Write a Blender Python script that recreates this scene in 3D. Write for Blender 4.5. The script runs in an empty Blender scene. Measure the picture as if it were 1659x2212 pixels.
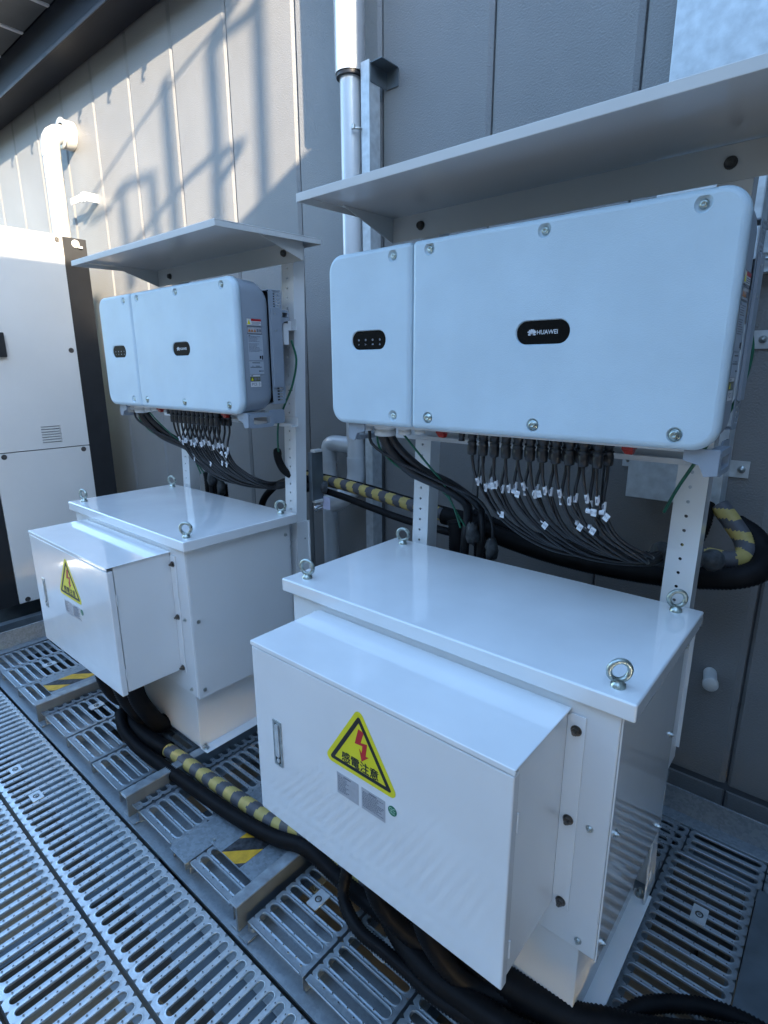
import bpy, bmesh, math, random
from mathutils import Vector, Matrix, geometry
random.seed(7)
S = bpy.context.scene
COL = S.collection
R = math.radians

# ------------------------------------------------------------------ camera
CX, CY, CZ = 1.2414, -1.2278, 0.1585
YAW, PITCH, ROLL = 0.7061, -0.2511, -0.0042
cam = bpy.data.cameras.new('camera')
cam.sensor_fit = 'HORIZONTAL'; cam.sensor_width = 36.0
cam.lens = 36.0 * 1212.1 / 1659.0
cam.clip_start = 0.02; cam.clip_end = 400
co = bpy.data.objects.new('camera', cam); COL.objects.link(co)
fw = Vector((-math.sin(YAW) * math.cos(PITCH), math.cos(YAW) * math.cos(PITCH), math.sin(PITCH)))
rt = Vector((math.cos(YAW), math.sin(YAW), 0)); up = rt.cross(fw)
rr = rt * math.cos(ROLL) + up * math.sin(ROLL); uu = -rt * math.sin(ROLL) + up * math.cos(ROLL)
m = Matrix.Identity(4)
for i in range(3):
    m[i][0] = rr[i]; m[i][1] = uu[i]; m[i][2] = -fw[i]
m.translation = Vector((CX, CY, CZ))
co.matrix_world = m
S.camera = co

# ------------------------------------------------------------------ light
SUN_D = Vector((-0.212, 0.089, -0.083)).normalized()
EL = math.asin(-SUN_D.z); AZ = math.atan2(-SUN_D.x, -SUN_D.y)
w = bpy.data.worlds.new('World'); S.world = w; w.use_nodes = True
nt = w.node_tree; bg = nt.nodes['Background']
sky = nt.nodes.new('ShaderNodeTexSky'); sky.sky_type = 'NISHITA'; sky.sun_disc = False
sky.sun_elevation = EL; sky.sun_rotation = AZ
sky.air_density = 1.0; sky.dust_density = 0.6; sky.ozone_density = 2.0
wb = nt.nodes.new('ShaderNodeMix'); wb.data_type = 'RGBA'; wb.blend_type = 'MULTIPLY'   # daylight white balance of the photograph
wb.inputs['Factor'].default_value = 1.0; wb.inputs['B'].default_value = (0.97, 1.03, 1.03, 1)
nt.links.new(sky.outputs[0], wb.inputs['A']); nt.links.new(wb.outputs['Result'], bg.inputs[0]); bg.inputs[1].default_value = 0.15
sl = bpy.data.lights.new('sun', 'SUN'); sl.energy = 2.8; sl.angle = R(0.53); sl.color = (1.0, 0.83, 0.62)
so = bpy.data.objects.new('sun', sl); COL.objects.link(so)
so.rotation_euler = SUN_D.to_track_quat('-Z', 'Y').to_euler(); so.location = (6, -3, 6)
S.view_settings.view_transform = 'Standard'; S.view_settings.look = 'None'
S.view_settings.gamma = 1.0; S.view_settings.exposure = 3.0
S.view_settings.use_curve_mapping = False

# ------------------------------------------------------------------ materials
def mat(name, col, rough=0.5, metal=0.0, var=0.06, vscale=6.0, bump=0.0, bscale=200.0, coat=0.0, spec=0.5,
        rvar=0.0, kind='noise', dark=None, detail=4.0):
    M = bpy.data.materials.new(name); M.use_nodes = True
    n = M.node_tree.nodes; l = M.node_tree.links
    b = n['Principled BSDF']
    b.inputs['Roughness'].default_value = rough; b.inputs['Metallic'].default_value = metal
    b.inputs['Specular IOR Level'].default_value = spec
    if coat:
        b.inputs['Coat Weight'].default_value = coat; b.inputs['Coat Roughness'].default_value = 0.05
    tc = n.new('ShaderNodeTexCoord')
    c2 = dark or tuple(c * (1 - var * 2.2) for c in col)
    c1 = tuple(min(1, c * (1 + var)) for c in col)
    if kind == 'voronoi':
        t = n.new('ShaderNodeTexVoronoi'); t.inputs['Scale'].default_value = vscale
        t2 = n.new('ShaderNodeTexNoise'); t2.inputs['Scale'].default_value = vscale * 0.35; t2.inputs['Detail'].default_value = 6
        l.new(tc.outputs['Object'], t.inputs['Vector']); l.new(tc.outputs['Object'], t2.inputs['Vector'])
        sp = n.new('ShaderNodeSeparateColor'); l.new(t.outputs['Color'], sp.inputs[0])
        mx = n.new('ShaderNodeMath'); mx.operation = 'ADD'
        l.new(sp.outputs[0], mx.inputs[0]); l.new(t2.outputs[0], mx.inputs[1])
        md = n.new('ShaderNodeMath'); md.operation = 'MULTIPLY'; md.inputs[1].default_value = 0.5
        l.new(mx.outputs[0], md.inputs[0]); fac = md.outputs[0]
    else:
        t = n.new('ShaderNodeTexNoise'); t.inputs['Scale'].default_value = vscale; t.inputs['Detail'].default_value = detail
        l.new(tc.outputs['Object'], t.inputs['Vector']); fac = t.outputs[0]
    mr = n.new('ShaderNodeMapRange'); mr.inputs[1].default_value = 0.3; mr.inputs[2].default_value = 0.7
    l.new(fac, mr.inputs[0])
    mix = n.new('ShaderNodeMix'); mix.data_type = 'RGBA'
    mix.inputs['A'].default_value = (*c2, 1); mix.inputs['B'].default_value = (*c1, 1)
    l.new(mr.outputs[0], mix.inputs['Factor']); l.new(mix.outputs['Result'], b.inputs['Base Color'])
    if rvar:
        r2 = n.new('ShaderNodeMapRange'); r2.inputs[3].default_value = rough - rvar; r2.inputs[4].default_value = rough + rvar
        l.new(mr.outputs[0], r2.inputs[0]); l.new(r2.outputs[0], b.inputs['Roughness'])
    if bump:
        t3 = n.new('ShaderNodeTexNoise'); t3.inputs['Scale'].default_value = bscale; t3.inputs['Detail'].default_value = 3
        l.new(tc.outputs['Object'], t3.inputs['Vector'])
        bp = n.new('ShaderNodeBump'); bp.inputs['Strength'].default_value = bump; bp.inputs['Distance'].default_value = 0.004 if name == 'grey_stucco_siding' else 0.002
        l.new(t3.outputs[0], bp.inputs['Height']); l.new(bp.outputs[0], b.inputs['Normal'])
    return M
M = {}
M['white'] = mat('white_gloss_paint', (0.78, 0.79, 0.79), 0.12, 0, 0.03, 5.0, 0.08, 25, 1.0, 0.5, rvar=0.05, detail=9)
M['mirrorwhite'] = mat('gloss_panel_paint', (0.74, 0.75, 0.75), 0.08, 0, 0.02, 3.0, 0.05, 20, 0.7, 0.6)  # glossy side panel paint, as light as the other whites
M['whitesat'] = mat('white_satin_paint', (0.72, 0.73, 0.73), 0.26, 0, 0.015, 3.0, 0.06, 120, 0.1)
M['door'] = mat('white_door_paint', (0.74, 0.75, 0.755), 0.17, 0, 0.03, 4.0, 0.14, 22, 0.7, rvar=0.05, detail=9)
M['hood'] = mat('off_white_hood_paint', (0.60, 0.61, 0.60), 0.16, 0, 0.02, 3.0, 0.04, 90, 0.2)
M['cover'] = mat('pale_grey_powder_coat', (0.51, 0.63, 0.70), 0.42, 0, 0.03, 7.0, 0.35, 420, detail=9)
M['casing'] = mat('slate_grey_casting', (0.26, 0.30, 0.35), 0.45, 0, 0.03, 8.0, 0.2, 600)
M['galv'] = mat('galvanised_steel', (0.56, 0.60, 0.62), 0.42, 0.35, 0.09, 34.0, 0.1, 300, rvar=0.06, detail=8)
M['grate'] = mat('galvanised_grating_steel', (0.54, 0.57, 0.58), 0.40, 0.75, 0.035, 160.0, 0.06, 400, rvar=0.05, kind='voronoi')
M['crossgrate'] = mat('shaded_cross_plank_steel', (0.33, 0.37, 0.40), 0.38, 0.70, 0.04, 160.0, 0.06, 400, rvar=0.05, kind='voronoi')  # darker copy of the grating steel; dark reflections put into its colour
M['gratedull'] = mat('dull_galvanised_steel', (0.26, 0.30, 0.33), 0.46, 0.55, 0.08, 120.0, 0.12, 300, rvar=0.06, kind='voronoi')
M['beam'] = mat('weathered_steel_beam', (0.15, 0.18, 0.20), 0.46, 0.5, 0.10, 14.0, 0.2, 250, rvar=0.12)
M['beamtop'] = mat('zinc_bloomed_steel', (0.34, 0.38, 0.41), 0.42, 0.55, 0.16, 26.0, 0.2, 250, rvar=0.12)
M['siding'] = mat('grey_stucco_siding', (0.205, 0.205, 0.203), 0.50, 0.0, 0.05, 2.2, 0.75, 170, spec=0.5, detail=10)
M['sidingback'] = mat('dark_joint_filler', (0.10, 0.105, 0.11), 0.8)
M['black'] = mat('black_cable_sheath', (0.012, 0.012, 0.014), 0.42, 0, 0.2, 30)
M['blackmat'] = mat('black_corrugated_plastic', (0.007, 0.007, 0.008), 0.55, 0, 0.15, 30, spec=0.15)
M['putty'] = mat('dark_sealing_putty', (0.05, 0.055, 0.06), 0.6, 0, 0.4, 40, 0.8, 80)
M['blackpost'] = mat('black_painted_post', (0.018, 0.019, 0.021), 0.40, 0, 0.1, 10)
M['glassblack'] = mat('black_display_glass', (0.003, 0.004, 0.005), 0.10, 0, 0.1, 10, spec=0.2)
M['green'] = mat('green_earth_wire', (0.006, 0.11, 0.055), 0.35, 0, 0.1, 30)
M['red'] = mat('red_switch_plastic', (0.28, 0.012, 0.010), 0.4, 0, 0.1, 30)
M['signyellow'] = mat('yellow_sticker', (0.72, 0.66, 0.01), 0.35, 0, 0.03, 20)
M['ink'] = mat('black_print_and_hole_dark', (0.008, 0.008, 0.009), 0.4)  # also blacks in the handle recess and the dimple holes
M['signred'] = mat('red_print', (0.50, 0.012, 0.02), 0.4)
M['paper'] = mat('white_label_paper', (0.62, 0.63, 0.65), 0.5, 0, 0.02)
M['greylabel'] = mat('silver_nameplate', (0.42, 0.43, 0.46), 0.4, 0.2, 0.04, 60)
M['greyprint'] = mat('grey_print', (0.17, 0.18, 0.21), 0.5)
M['palelabel'] = mat('pale_blue_grey_label', (0.36, 0.41, 0.47), 0.45, 0, 0.03)
M['olive'] = mat('olive_label_print', (0.12, 0.13, 0.06), 0.5)
M['orange'] = mat('orange_print', (0.5, 0.18, 0.03), 0.5)
M['qc'] = mat('green_sticker', (0.01, 0.17, 0.09), 0.4)
M['qctext'] = mat('pale_green_print', (0.35, 0.55, 0.42), 0.5)
M['silverprint'] = mat('silver_print', (0.55, 0.57, 0.60), 0.4)
M['tapey'] = mat('dull_yellow_tape', (0.44, 0.335, 0.10), 0.55, 0, 0.06, 40, 0.3, 120)
M['tapeg'] = mat('grey_tape', (0.075, 0.075, 0.085), 0.55, 0, 0.08, 40, 0.3, 120)
M['floory'] = mat('amber_floor_tape', (0.62, 0.34, 0.02), 0.5, 0, 0.12, 40, 0.3, 120)
M['floork'] = mat('charcoal_floor_tape', (0.035, 0.036, 0.04), 0.6, 0, 0.5, 60, 0.3, 120)
M['bolt'] = mat('zinc_bolt', (0.50, 0.52, 0.50), 0.28, 0.9, 0.15, 80)
M['darkbolt'] = mat('dark_bolt_cap', (0.09, 0.085, 0.08), 0.45, 0.4, 0.2, 80)
M['bronzebolt'] = mat('bronzed_bolt', (0.17, 0.15, 0.13), 0.35, 0.85, 0.2, 80)
M['eye'] = mat('zinc_eyebolt', (0.46, 0.52, 0.48), 0.32, 0.85, 0.25, 60, rvar=0.08)
M['chrome'] = mat('chrome_valve', (0.75, 0.76, 0.78), 0.08, 1.0, 0.05, 30)
M['lagging'] = mat('silver_pipe_lagging', (0.66, 0.67, 0.68), 0.30, 0.55, 0.05, 10, 0.1, 40)
M['pipegrey'] = mat('grey_painted_pipe', (0.62, 0.64, 0.65), 0.30, 0.15, 0.03, 8)
M['ducting'] = mat('white_foil_duct', (0.52, 0.52, 0.51), 0.35, 0.3, 0.03, 8, 0.1, 40)
M['plastic'] = mat('grey_white_plastic', (0.60, 0.60, 0.58), 0.4, 0, 0.03, 20)
M['conduct'] = mat('black_connector', (0.010, 0.010, 0.011), 0.45, 0, 0.2, 30)
M['battery'] = mat('white_container_paint', (0.62, 0.62, 0.60), 0.38, 0, 0.02, 3, 0.25, 500)
M['fascia'] = mat('navy_fascia_paint', (0.010, 0.013, 0.022), 0.42, 0, 0.1, 4, spec=0.2)
M['soffit'] = mat('grey_soffit_board', (0.13, 0.14, 0.145), 0.6, 0, 0.05, 6, 0.2, 200)
M['strip'] = mat('white_joint_strip', (0.75, 0.76, 0.78), 0.35)
M['ground'] = mat('tan_concrete_ground', (0.42, 0.335, 0.235), 0.85, 0, 0.08, 3.0, 0.6, 60, detail=8)
M['opposite'] = mat('brown_grey_render', (0.26, 0.22, 0.18), 0.8, 0, 0.05, 1.0)
M['asphalt'] = mat('dark_asphalt', (0.165, 0.14, 0.115), 0.85, 0, 0.15, 3.0, 0.8, 90)
M['screen'] = mat('grey_screen_panel', (0.22, 0.235, 0.25), 0.6, 0, 0.05, 3.0)
M['rail'] = mat('painted_handrail', (0.45, 0.46, 0.47), 0.4, 0.3, 0.05, 8)
M['foil'] = mat('silver_foil_tag', (0.55, 0.55, 0.70), 0.4, 0.1, 0.05, 20)

# ------------------------------------------------------------------ mesh builder
class MB:
    def __init__(s):
        s.v = []; s.f = []; s.m = []; s.sm = []
    def add(s, vs, fs, mi=0, smooth=False):
        o = len(s.v); s.v += [tuple(p) for p in vs]
        for f in fs:
            s.f.append(tuple(i + o for i in f)); s.m.append(mi); s.sm.append(smooth)
        return s
    def box(s, x0, x1, y0, y1, z0, z1, mi=0):
        vs = [(x, y, z) for x in (x0, x1) for y in (y0, y1) for z in (z0, z1)]
        return s.add(vs, [(0, 1, 3, 2), (4, 6, 7, 5), (0, 4, 5, 1), (2, 3, 7, 6), (0, 2, 6, 4), (1, 5, 7, 3)], mi)
    def cyl(s, a, b, r, n=16, r2=None, cap=True, mi=0, smooth=True):
        a = Vector(a); b = Vector(b); r2 = r if r2 is None else r2
        t = (b - a).normalized(); u = t.orthogonal().normalized(); v = t.cross(u)
        A = []; B = []
        for i in range(n):
            c = math.cos(2 * math.pi * i / n); d = math.sin(2 * math.pi * i / n)
            A.append(a + (u * c + v * d) * r); B.append(b + (u * c + v * d) * r2)
        s.add(A + B, [(i, (i + 1) % n, n + (i + 1) % n, n + i) for i in range(n)], mi, smooth)
        if cap:
            s.add(A, [tuple(range(n - 1, -1, -1))], mi); s.add(B, [tuple(range(n))], mi)
        return s
    def lathe(s, a, axis, prof, n=20, mi=0):
        a = Vector(a); t = Vector(axis).normalized(); u = t.orthogonal().normalized(); v = t.cross(u)
        vs = []
        for (h, r) in prof:
            for i in range(n):
                c = math.cos(2 * math.pi * i / n); d = math.sin(2 * math.pi * i / n)
                vs.append(a + t * h + (u * c + v * d) * max(r, 1e-5))
        fs = []
        for k in range(len(prof) - 1):
            for i in range(n):
                j = (i + 1) % n
                fs.append((k * n + i, k * n + j, (k + 1) * n + j, (k + 1) * n + i))
        return s.add(vs, fs, mi, True)
    def sweep(s, pts, rad, n=12, step=0.02, mi=0, fn=None, cap=True, mfn=None, sub=True):
        P = resample(pts, step) if sub else [Vector(p) for p in pts]
        N = len(P)
        T = [(P[min(i + 1, N - 1)] - P[max(i - 1, 0)]).normalized() for i in range(N)]
        u = T[0].orthogonal().normalized(); d = 0.0
        vs = []; L = []
        for i in range(N):
            if i: d += (P[i] - P[i - 1]).length
            L.append(d)
            u = (u - T[i] * u.dot(T[i])).normalized(); v = T[i].cross(u)
            r = fn(d) if fn else rad
            for k in range(n):
                c = math.cos(2 * math.pi * k / n); e = math.sin(2 * math.pi * k / n)
                vs.append(P[i] + (u * c + v * e) * r)
        o = len(s.v); s.v += [tuple(p) for p in vs]
        for i in range(N - 1):
            for k in range(n):
                j = (k + 1) % n
                s.f.append((o + i * n + k, o + i * n + j, o + (i + 1) * n + j, o + (i + 1) * n + k))
                s.m.append(mfn(L[i], k / n) if mfn else mi); s.sm.append(True)
        if cap:
            s.add(vs[:n], [tuple(range(n - 1, -1, -1))], mi); s.add(vs[-n:], [tuple(range(n))], mi)
        return s
    def prism(s, poly, axis, a, b, mi=0):
        """poly: 2-D outline; axis 'x','y','z' is the extrusion direction from a to b"""
        def P(p, h):
            return {'x': (h, p[0], p[1]), 'y': (p[0], h, p[1]), 'z': (p[0], p[1], h)}[axis]
        n = len(poly)
        vs = [P(p, a) for p in poly] + [P(p, b) for p in poly]
        return s.add(vs, [tuple(range(n)), tuple(range(2 * n - 1, n - 1, -1))] +
                     [(i, n + i, n + (i + 1) % n, (i + 1) % n) for i in range(n)], mi)
    def mesh(s, name, mats, off=Vector((0, 0, 0))):
        me = bpy.data.meshes.new(name)
        me.from_pydata([tuple(Vector(p) - off) for p in s.v], [], s.f)
        if not isinstance(mats, (list, tuple)): mats = [mats]
        for mm in mats: me.materials.append(mm)
        me.polygons.foreach_set('material_index', s.m)
        me.polygons.foreach_set('use_smooth', s.sm)
        me.update()
        bm = bmesh.new(); bm.from_mesh(me); bmesh.ops.recalc_face_normals(bm, faces=bm.faces); bm.to_mesh(me); bm.free()
        return me
    def build(s, name, mats, parent=None, bevel=0, seg=2):
        off = wloc(parent) if parent else Vector((0, 0, 0))
        me = s.mesh(name, mats, off)
        o = bpy.data.objects.new(name, me); COL.objects.link(o)
        if parent: o.parent = parent
        if bevel:
            b = o.modifiers.new('bevel', 'BEVEL'); b.width = bevel; b.segments = seg
            b.limit_method = 'ANGLE'; b.angle_limit = R(40)
        return o

def wloc(o):
    v = Vector(o.location)
    while o.parent: o = o.parent; v += Vector(o.location)
    return v
def catmull(p0, p1, p2, p3, t):
    return 0.5 * ((2 * p1) + (-p0 + p2) * t + (2 * p0 - 5 * p1 + 4 * p2 - p3) * t * t + (-p0 + 3 * p1 - 3 * p2 + p3) * t ** 3)
def resample(pts, step):
    P = [Vector(p) for p in pts]
    if len(P) < 2: return P
    Q = [2 * P[0] - P[1]] + P + [2 * P[-1] - P[-2]]
    D = []
    for i in range(len(P) - 1):
        for k in range(24): D.append(catmull(Q[i], Q[i + 1], Q[i + 2], Q[i + 3], k / 24))
    D.append(P[-1])
    L = [0]
    for i in range(1, len(D)): L.append(L[-1] + (D[i] - D[i - 1]).length)
    n = max(2, int(round(L[-1] / step))); out = []; j = 0
    for i in range(n + 1):
        t = L[-1] * i / n
        while j < len(L) - 2 and L[j + 1] < t: j += 1
        q = (t - L[j]) / max(1e-9, L[j + 1] - L[j]); out.append(D[j].lerp(D[j + 1], min(1, q)))
    return out
def circle(cx, cy, r, n=16):
    return [(cx + r * math.cos(2 * math.pi * i / n), cy + r * math.sin(2 * math.pi * i / n)) for i in range(n)]
def rrect(x0, x1, y0, y1, r, n=8):
    p = []
    for (cx, cy, a) in ((x1 - r, y1 - r, 0), (x0 + r, y1 - r, 90), (x0 + r, y0 + r, 180), (x1 - r, y0 + r, 270)):
        for i in range(n + 1):
            t = R(a + 90 * i / n); p.append((cx + r * math.cos(t), cy + r * math.sin(t)))
    return p
def inside(p, poly):
    c = False; n = len(poly); j = n - 1
    for i in range(n):
        a, b = poly[i], poly[j]
        if (a[1] > p[1]) != (b[1] > p[1]) and p[0] < (b[0] - a[0]) * (p[1] - a[1]) / (b[1] - a[1]) + a[0]: c = not c
        j = i
    return c
def cdt(outer, holes):
    V = []; E = []
    for loop in [outer] + holes:
        o = len(V); n = len(loop)
        V += [Vector(q) for q in loop]; E += [(o + i, o + (i + 1) % n) for i in range(n)]
    r = geometry.delaunay_2d_cdt(V, E, [], 0, 1e-6)
    vs, fs = r[0], r[2]; F = []
    for f in fs:
        c = (sum(vs[i][0] for i in f) / len(f), sum(vs[i][1] for i in f) / len(f))
        if inside(c, outer) and not any(inside(c, h) for h in holes): F.append(tuple(f))
    return [tuple(v) for v in vs], F
def place2(p, axis, h):
    return {'x': (h, p[0], p[1]), 'y': (p[0], h, p[1]), 'z': (p[0], p[1], h)}[axis]
def plate(mb, outer, holes, axis, a, b, mi=0, smooth_holes=True):
    vs, fs = cdt(outer, holes)
    mb.add([place2(p, axis, a) for p in vs], fs, mi); mb.add([place2(p, axis, b) for p in vs], fs, mi)
    for k, loop in enumerate([outer] + holes):
        n = len(loop)
        mb.add([place2(p, axis, a) for p in loop] + [place2(p, axis, b) for p in loop],
               [(i, (i + 1) % n, n + (i + 1) % n, n + i) for i in range(n)], mi, k > 0 and smooth_holes)

def tag(o, label=None, cat=None, group=None, kind=None):
    if label: o['label'] = label
    if cat: o['category'] = cat
    if group: o['group'] = group
    if kind: o['kind'] = kind
    return o
def empty(name, loc, label=None, cat=None, group=None, kind=None, parent=None):
    o = bpy.data.objects.new(name, None); COL.objects.link(o); o.location = loc; o.empty_display_size = 0.05
    if parent: o.parent = parent; o.location = Vector(loc) - wloc(parent)
    return tag(o, label, cat, group, kind)
def copy_tree(o, parent=None, d=None):
    c = o.copy(); COL.objects.link(c)
    if parent: c.parent = parent
    if d: c.location = Vector(c.location) + Vector(d)
    for ch in list(o.children): copy_tree(ch, c)
    return c
def text_mesh(mb, body, size, origin, ux, uy, mi=0, align='LEFT', squash=1.0, bold=0.0):
    """flat lettering added to mb: ux/uy are the reading and up directions"""
    c = bpy.data.curves.new('t', 'FONT'); c.body = body; c.size = size; c.align_x = align; c.align_y = 'CENTER'
    c.resolution_u = 2; c.offset = bold
    o = bpy.data.objects.new('t', c); COL.objects.link(o)
    dg = bpy.context.evaluated_depsgraph_get(); me = bpy.data.meshes.new_from_object(o.evaluated_get(dg))
    O = Vector(origin); ux = Vector(ux); uy = Vector(uy)
    mb.add([O + ux * (v.co.x * squash) + uy * v.co.y for v in me.vertices], [tuple(p.vertices) for p in me.polygons], mi)
    bpy.data.objects.remove(o); bpy.data.curves.remove(c); bpy.data.meshes.remove(me)

DX = -1.4868
YW0 = 0.80
ZW = -1.37      # walkway top
ZP = -1.325     # cross plank top
ZB = -1.28      # bearer beam top

# ================================================================== SETTING
# ground far below the platform
ZG = -2.05
g = MB(); g.box(-90, 90, -90, 60, ZG - 0.2, ZG)
tag(g.build('ground', M['asphalt']), kind='structure')
g = MB(); g.box(-5.5, 4.0, -1.15, YW0, ZG, ZG + 0.03)
tag(g.build('concrete_apron', M['ground'], None, 0.004), kind='structure')

# ---- building wall with vertical siding panels
YW = 0.80
wall = empty('building_wall', (0, YW, -1.3), kind='structure')
b = MB(); b.box(-9.5, 3.6, YW + 0.022, YW + 0.2, -3.0, 5.2); b.build('wall_backing', M['sidingback'], wall)
seams = [3.17, 2.645, 2.12, 1.595, 1.07, 0.55, 0.03, -0.49, -1.01, -1.525, -2.03, -2.53, -3.02, -3.51]
while seams[-1] > -9.2: seams.append(seams[-1] - 0.49)
def siding(x0, x1, z0, z1):
    q = MB(); g = 0.003; c = 0.009
    o = [(x0 + g, YW + 0.022), (x0 + g, YW + c), (x0 + g + c, YW), (x1 - g - c * 2.2, YW), (x1 - g - 0.002, YW + c), (x1 - g, YW + 0.022)]
    q.prism(o, 'z', z0 + 0.004, z1 - 0.004)
    return q
for i in range(len(seams) - 1):
    for (z0, z1) in ((-3.0, -1.275), (-1.255, 5.2)):
        siding(seams[i + 1], seams[i], z0, z1).build('wall_panel', M['siding'], wall)
q = MB(); q.box(-9.5, 3.6, YW + 0.010, YW + 0.022, -1.281, -1.249); q.build('joint_strip', M['sidingback'], wall)

# ---- canopy (eave) over the far end of the wall
cv = empty('eave', (-4, 0.6, 2.3), kind='structure')
q = MB(); q.box(-9.5, -0.95, 0.59, 0.785, 2.115, 2.335); q.box(-9.5, -0.95, 0.575, 0.59, 2.10, 2.13); q.build('fascia_beam', M['fascia'], cv, 0.004)
hx = [-3.02 + 0.45 * k for k in range(-13, 5)]
for i in range(len(hx) - 1):
    q = MB(); q.box(hx[i] + 0.016, hx[i + 1] - 0.016, 0.335, 0.589, 2.342, 2.36); q.build('soffit_board', M['soffit'], cv)
q = MB(); q.box(-9.5, -0.9, 0.325, 0.80, 2.361, 2.42); q.build('roof_deck', M['fascia'], cv)
hk = None
for x in hx:
    if x > -0.95: continue
    q = MB(); q.box(x - 0.014, x + 0.014, 0.325, 0.588, 2.334, 2.352); q.build('joint_strip', M['strip'], cv)
    q = MB(); q.sweep([(x, 0.335, 2.34), (x, 0.322, 2.31), (x - 0.002, 0.318, 2.28), (x, 0.33, 2.262)], 0.006, 6, 0.02)
    q.box(x - 0.004, x + 0.010, 0.32, 0.34, 2.30, 2.345); q.build('gutter_hook', M['fascia'], cv)

# ---- platform
pf = empty('platform', (0, 0, ZW), kind='structure')
def slot_plank(L, Wd, pitch, slw, s0, s1, first, n, open_end=False, dims=7, depth=0.05, th=0.0022):
    """plank along local +X (0..L) and +Y (0..Wd), top at z=0; slots run across (Y from s0 to s1)."""
    q = MB(); r = slw / 2
    ys = (s0 + r, s1 - r); ns = 6
    x = 0.0
    def ring(cx):
        p = []
        for i in range(ns + 1):      # far end
            a = math.pi * i / ns; p.append((cx + r * math.cos(a), ys[1] + r * math.sin(a)))
        for i in range(ns + 1):
            a = math.pi + math.pi * i / ns; p.append((cx + r * math.cos(a), ys[0] + r * math.sin(a)))
        return p
    def outer(cx, h):
        p = []
        for i in range(ns + 1):
            a = i / ns
            if a < 0.25: p.append((cx + h, ys[1] + (Wd - ys[1]) * a * 4))
            elif a <= 0.75: p.append((cx + h - 2 * h * (a - 0.25) * 2, Wd))
            else: p.append((cx - h, Wd - (Wd - ys[1]) * (a - 0.75) * 4))
        for i in range(ns + 1):
            a = i / ns
            if a < 0.25: p.append((cx - h, ys[0] - ys[0] * a * 4))
            elif a <= 0.75: p.append((cx - h + 2 * h * (a - 0.25) * 2, 0))
            else: p.append((cx + h, 0 + ys[0] * (a - 0.75) * 4))
        return p
    h = pitch / 2
    for k in range(n):
        cx = first + k * pitch
        if cx - h < -0.001 or cx + h > L + 0.004: continue
        R0 = ring(cx); O = outer(cx, h); m_ = len(R0)
        def grow(rr, e):
            out = []
            for i, (px, py) in enumerate(rr):
                cy = ys[1] if i <= ns else ys[0]
                ddx, ddy = px - cx, py - cy; ll = math.hypot(ddx, ddy); out.append((cx + ddx * (1 + e / ll), cy + ddy * (1 + e / ll)))
            return out
        G2 = grow(R0, 0.0045); G1 = grow(R0, 0.0018)
        rings = [[(p[0], p[1], 0) for p in O], [(p[0], p[1], 0.0004) for p in G2], [(p[0], p[1], 0.0026) for p in G1],
                 [(p[0], p[1], 0.0008) for p in R0], [(p[0], p[1], -0.0055) for p in R0]]
        vs = sum(rings, []); fs0 = []; fs1 = []
        for a in range(len(rings) - 1):
            for i in range(m_):
                j = (i + 1) % m_
                (fs0 if a == 0 else fs1).append((a * m_ + i, a * m_ + j, (a + 1) * m_ + j, (a + 1) * m_ + i))
        o = len(q.v); q.v += vs
        for f in fs0: q.f.append(tuple(i + o for i in f)); q.m.append(0); q.sm.append(False)
        for f in fs1: q.f.append(tuple(i + o for i in f)); q.m.append(0); q.sm.append(True)
        # anti-slip dimples along the rung
        for d in range(dims):
            yy = s0 + (s1 - s0) * (d + 0.5) / dims
            px = cx - h + (0.003 if d % 2 else -0.003)
            c6 = [(px + 0.0032 * math.cos(R(60 * t)), yy + 0.0032 * math.sin(R(60 * t)), 0.0003) for t in range(6)]
            c7 = [(px + 0.0019 * math.cos(R(60 * t)), yy + 0.0019 * math.sin(R(60 * t)), 0.0024) for t in range(6)]
            q.add(c6 + c7, [(t, (t + 1) % 6, 6 + (t + 1) % 6, 6 + t) for t in range(6)], 0, True)
            q.add(c7, [tuple(range(6))], 1)  # flat black tip paints the dark of the pierced hole
    # solid margins
    a0 = first - h; a1 = first + (n - 0.5) * pitch
    if a0 > 0.0005: q.add([(0, 0, 0), (a0, 0, 0), (a0, Wd, 0), (0, Wd, 0)], [(0, 1, 2, 3)])
    if a1 < L - 0.0005: q.add([(a1, 0, 0), (L, 0, 0), (L, Wd, 0), (a1, Wd, 0)], [(0, 1, 2, 3)])
    # side flanges (channel)
    for (y0, y1, sgn) in ((0, 0.0, 1), (Wd, Wd, -1)):
        q.add([(0, y0, 0), (L, y0, 0), (L, y0, -depth), (0, y0, -depth)], [(0, 1, 2, 3)])
        q.add([(0, y0, -depth), (L, y0, -depth), (L, y0 + sgn * 0.022, -depth), (0, y0 + sgn * 0.022, -depth)], [(0, 1, 2, 3)])
        if open_end: pass
    return q
# walkway planks along X
PW = 0.0395
def put(mesh, name, loc, rot=0):
    o = bpy.data.objects.new(name, mesh); COL.objects.link(o); o.parent = pf
    o.location = Vector(loc) - wloc(pf); o.rotation_euler = (0, 0, rot); return o
nW = 62; LW = nW * PW
wmesh = slot_plank(LW - 0.002, 0.228, PW, 0.0225, 0.015, 0.215, PW / 2, nW, dims=8, depth=0.05).mesh('grating_plank', [M['grate'], M['ink']])
xj = -0.915        # joint where two planks butt together
for row, y0 in enumerate((-0.812, -1.052, -1.292, -1.532, -1.772)):
    off = (0, -0.6, 0.35, -0.2, 0.1)[row]
    for k in (-1, 0, 1):
        put(wmesh, 'grating_plank', (xj + off + k * LW, y0, ZW))
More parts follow.
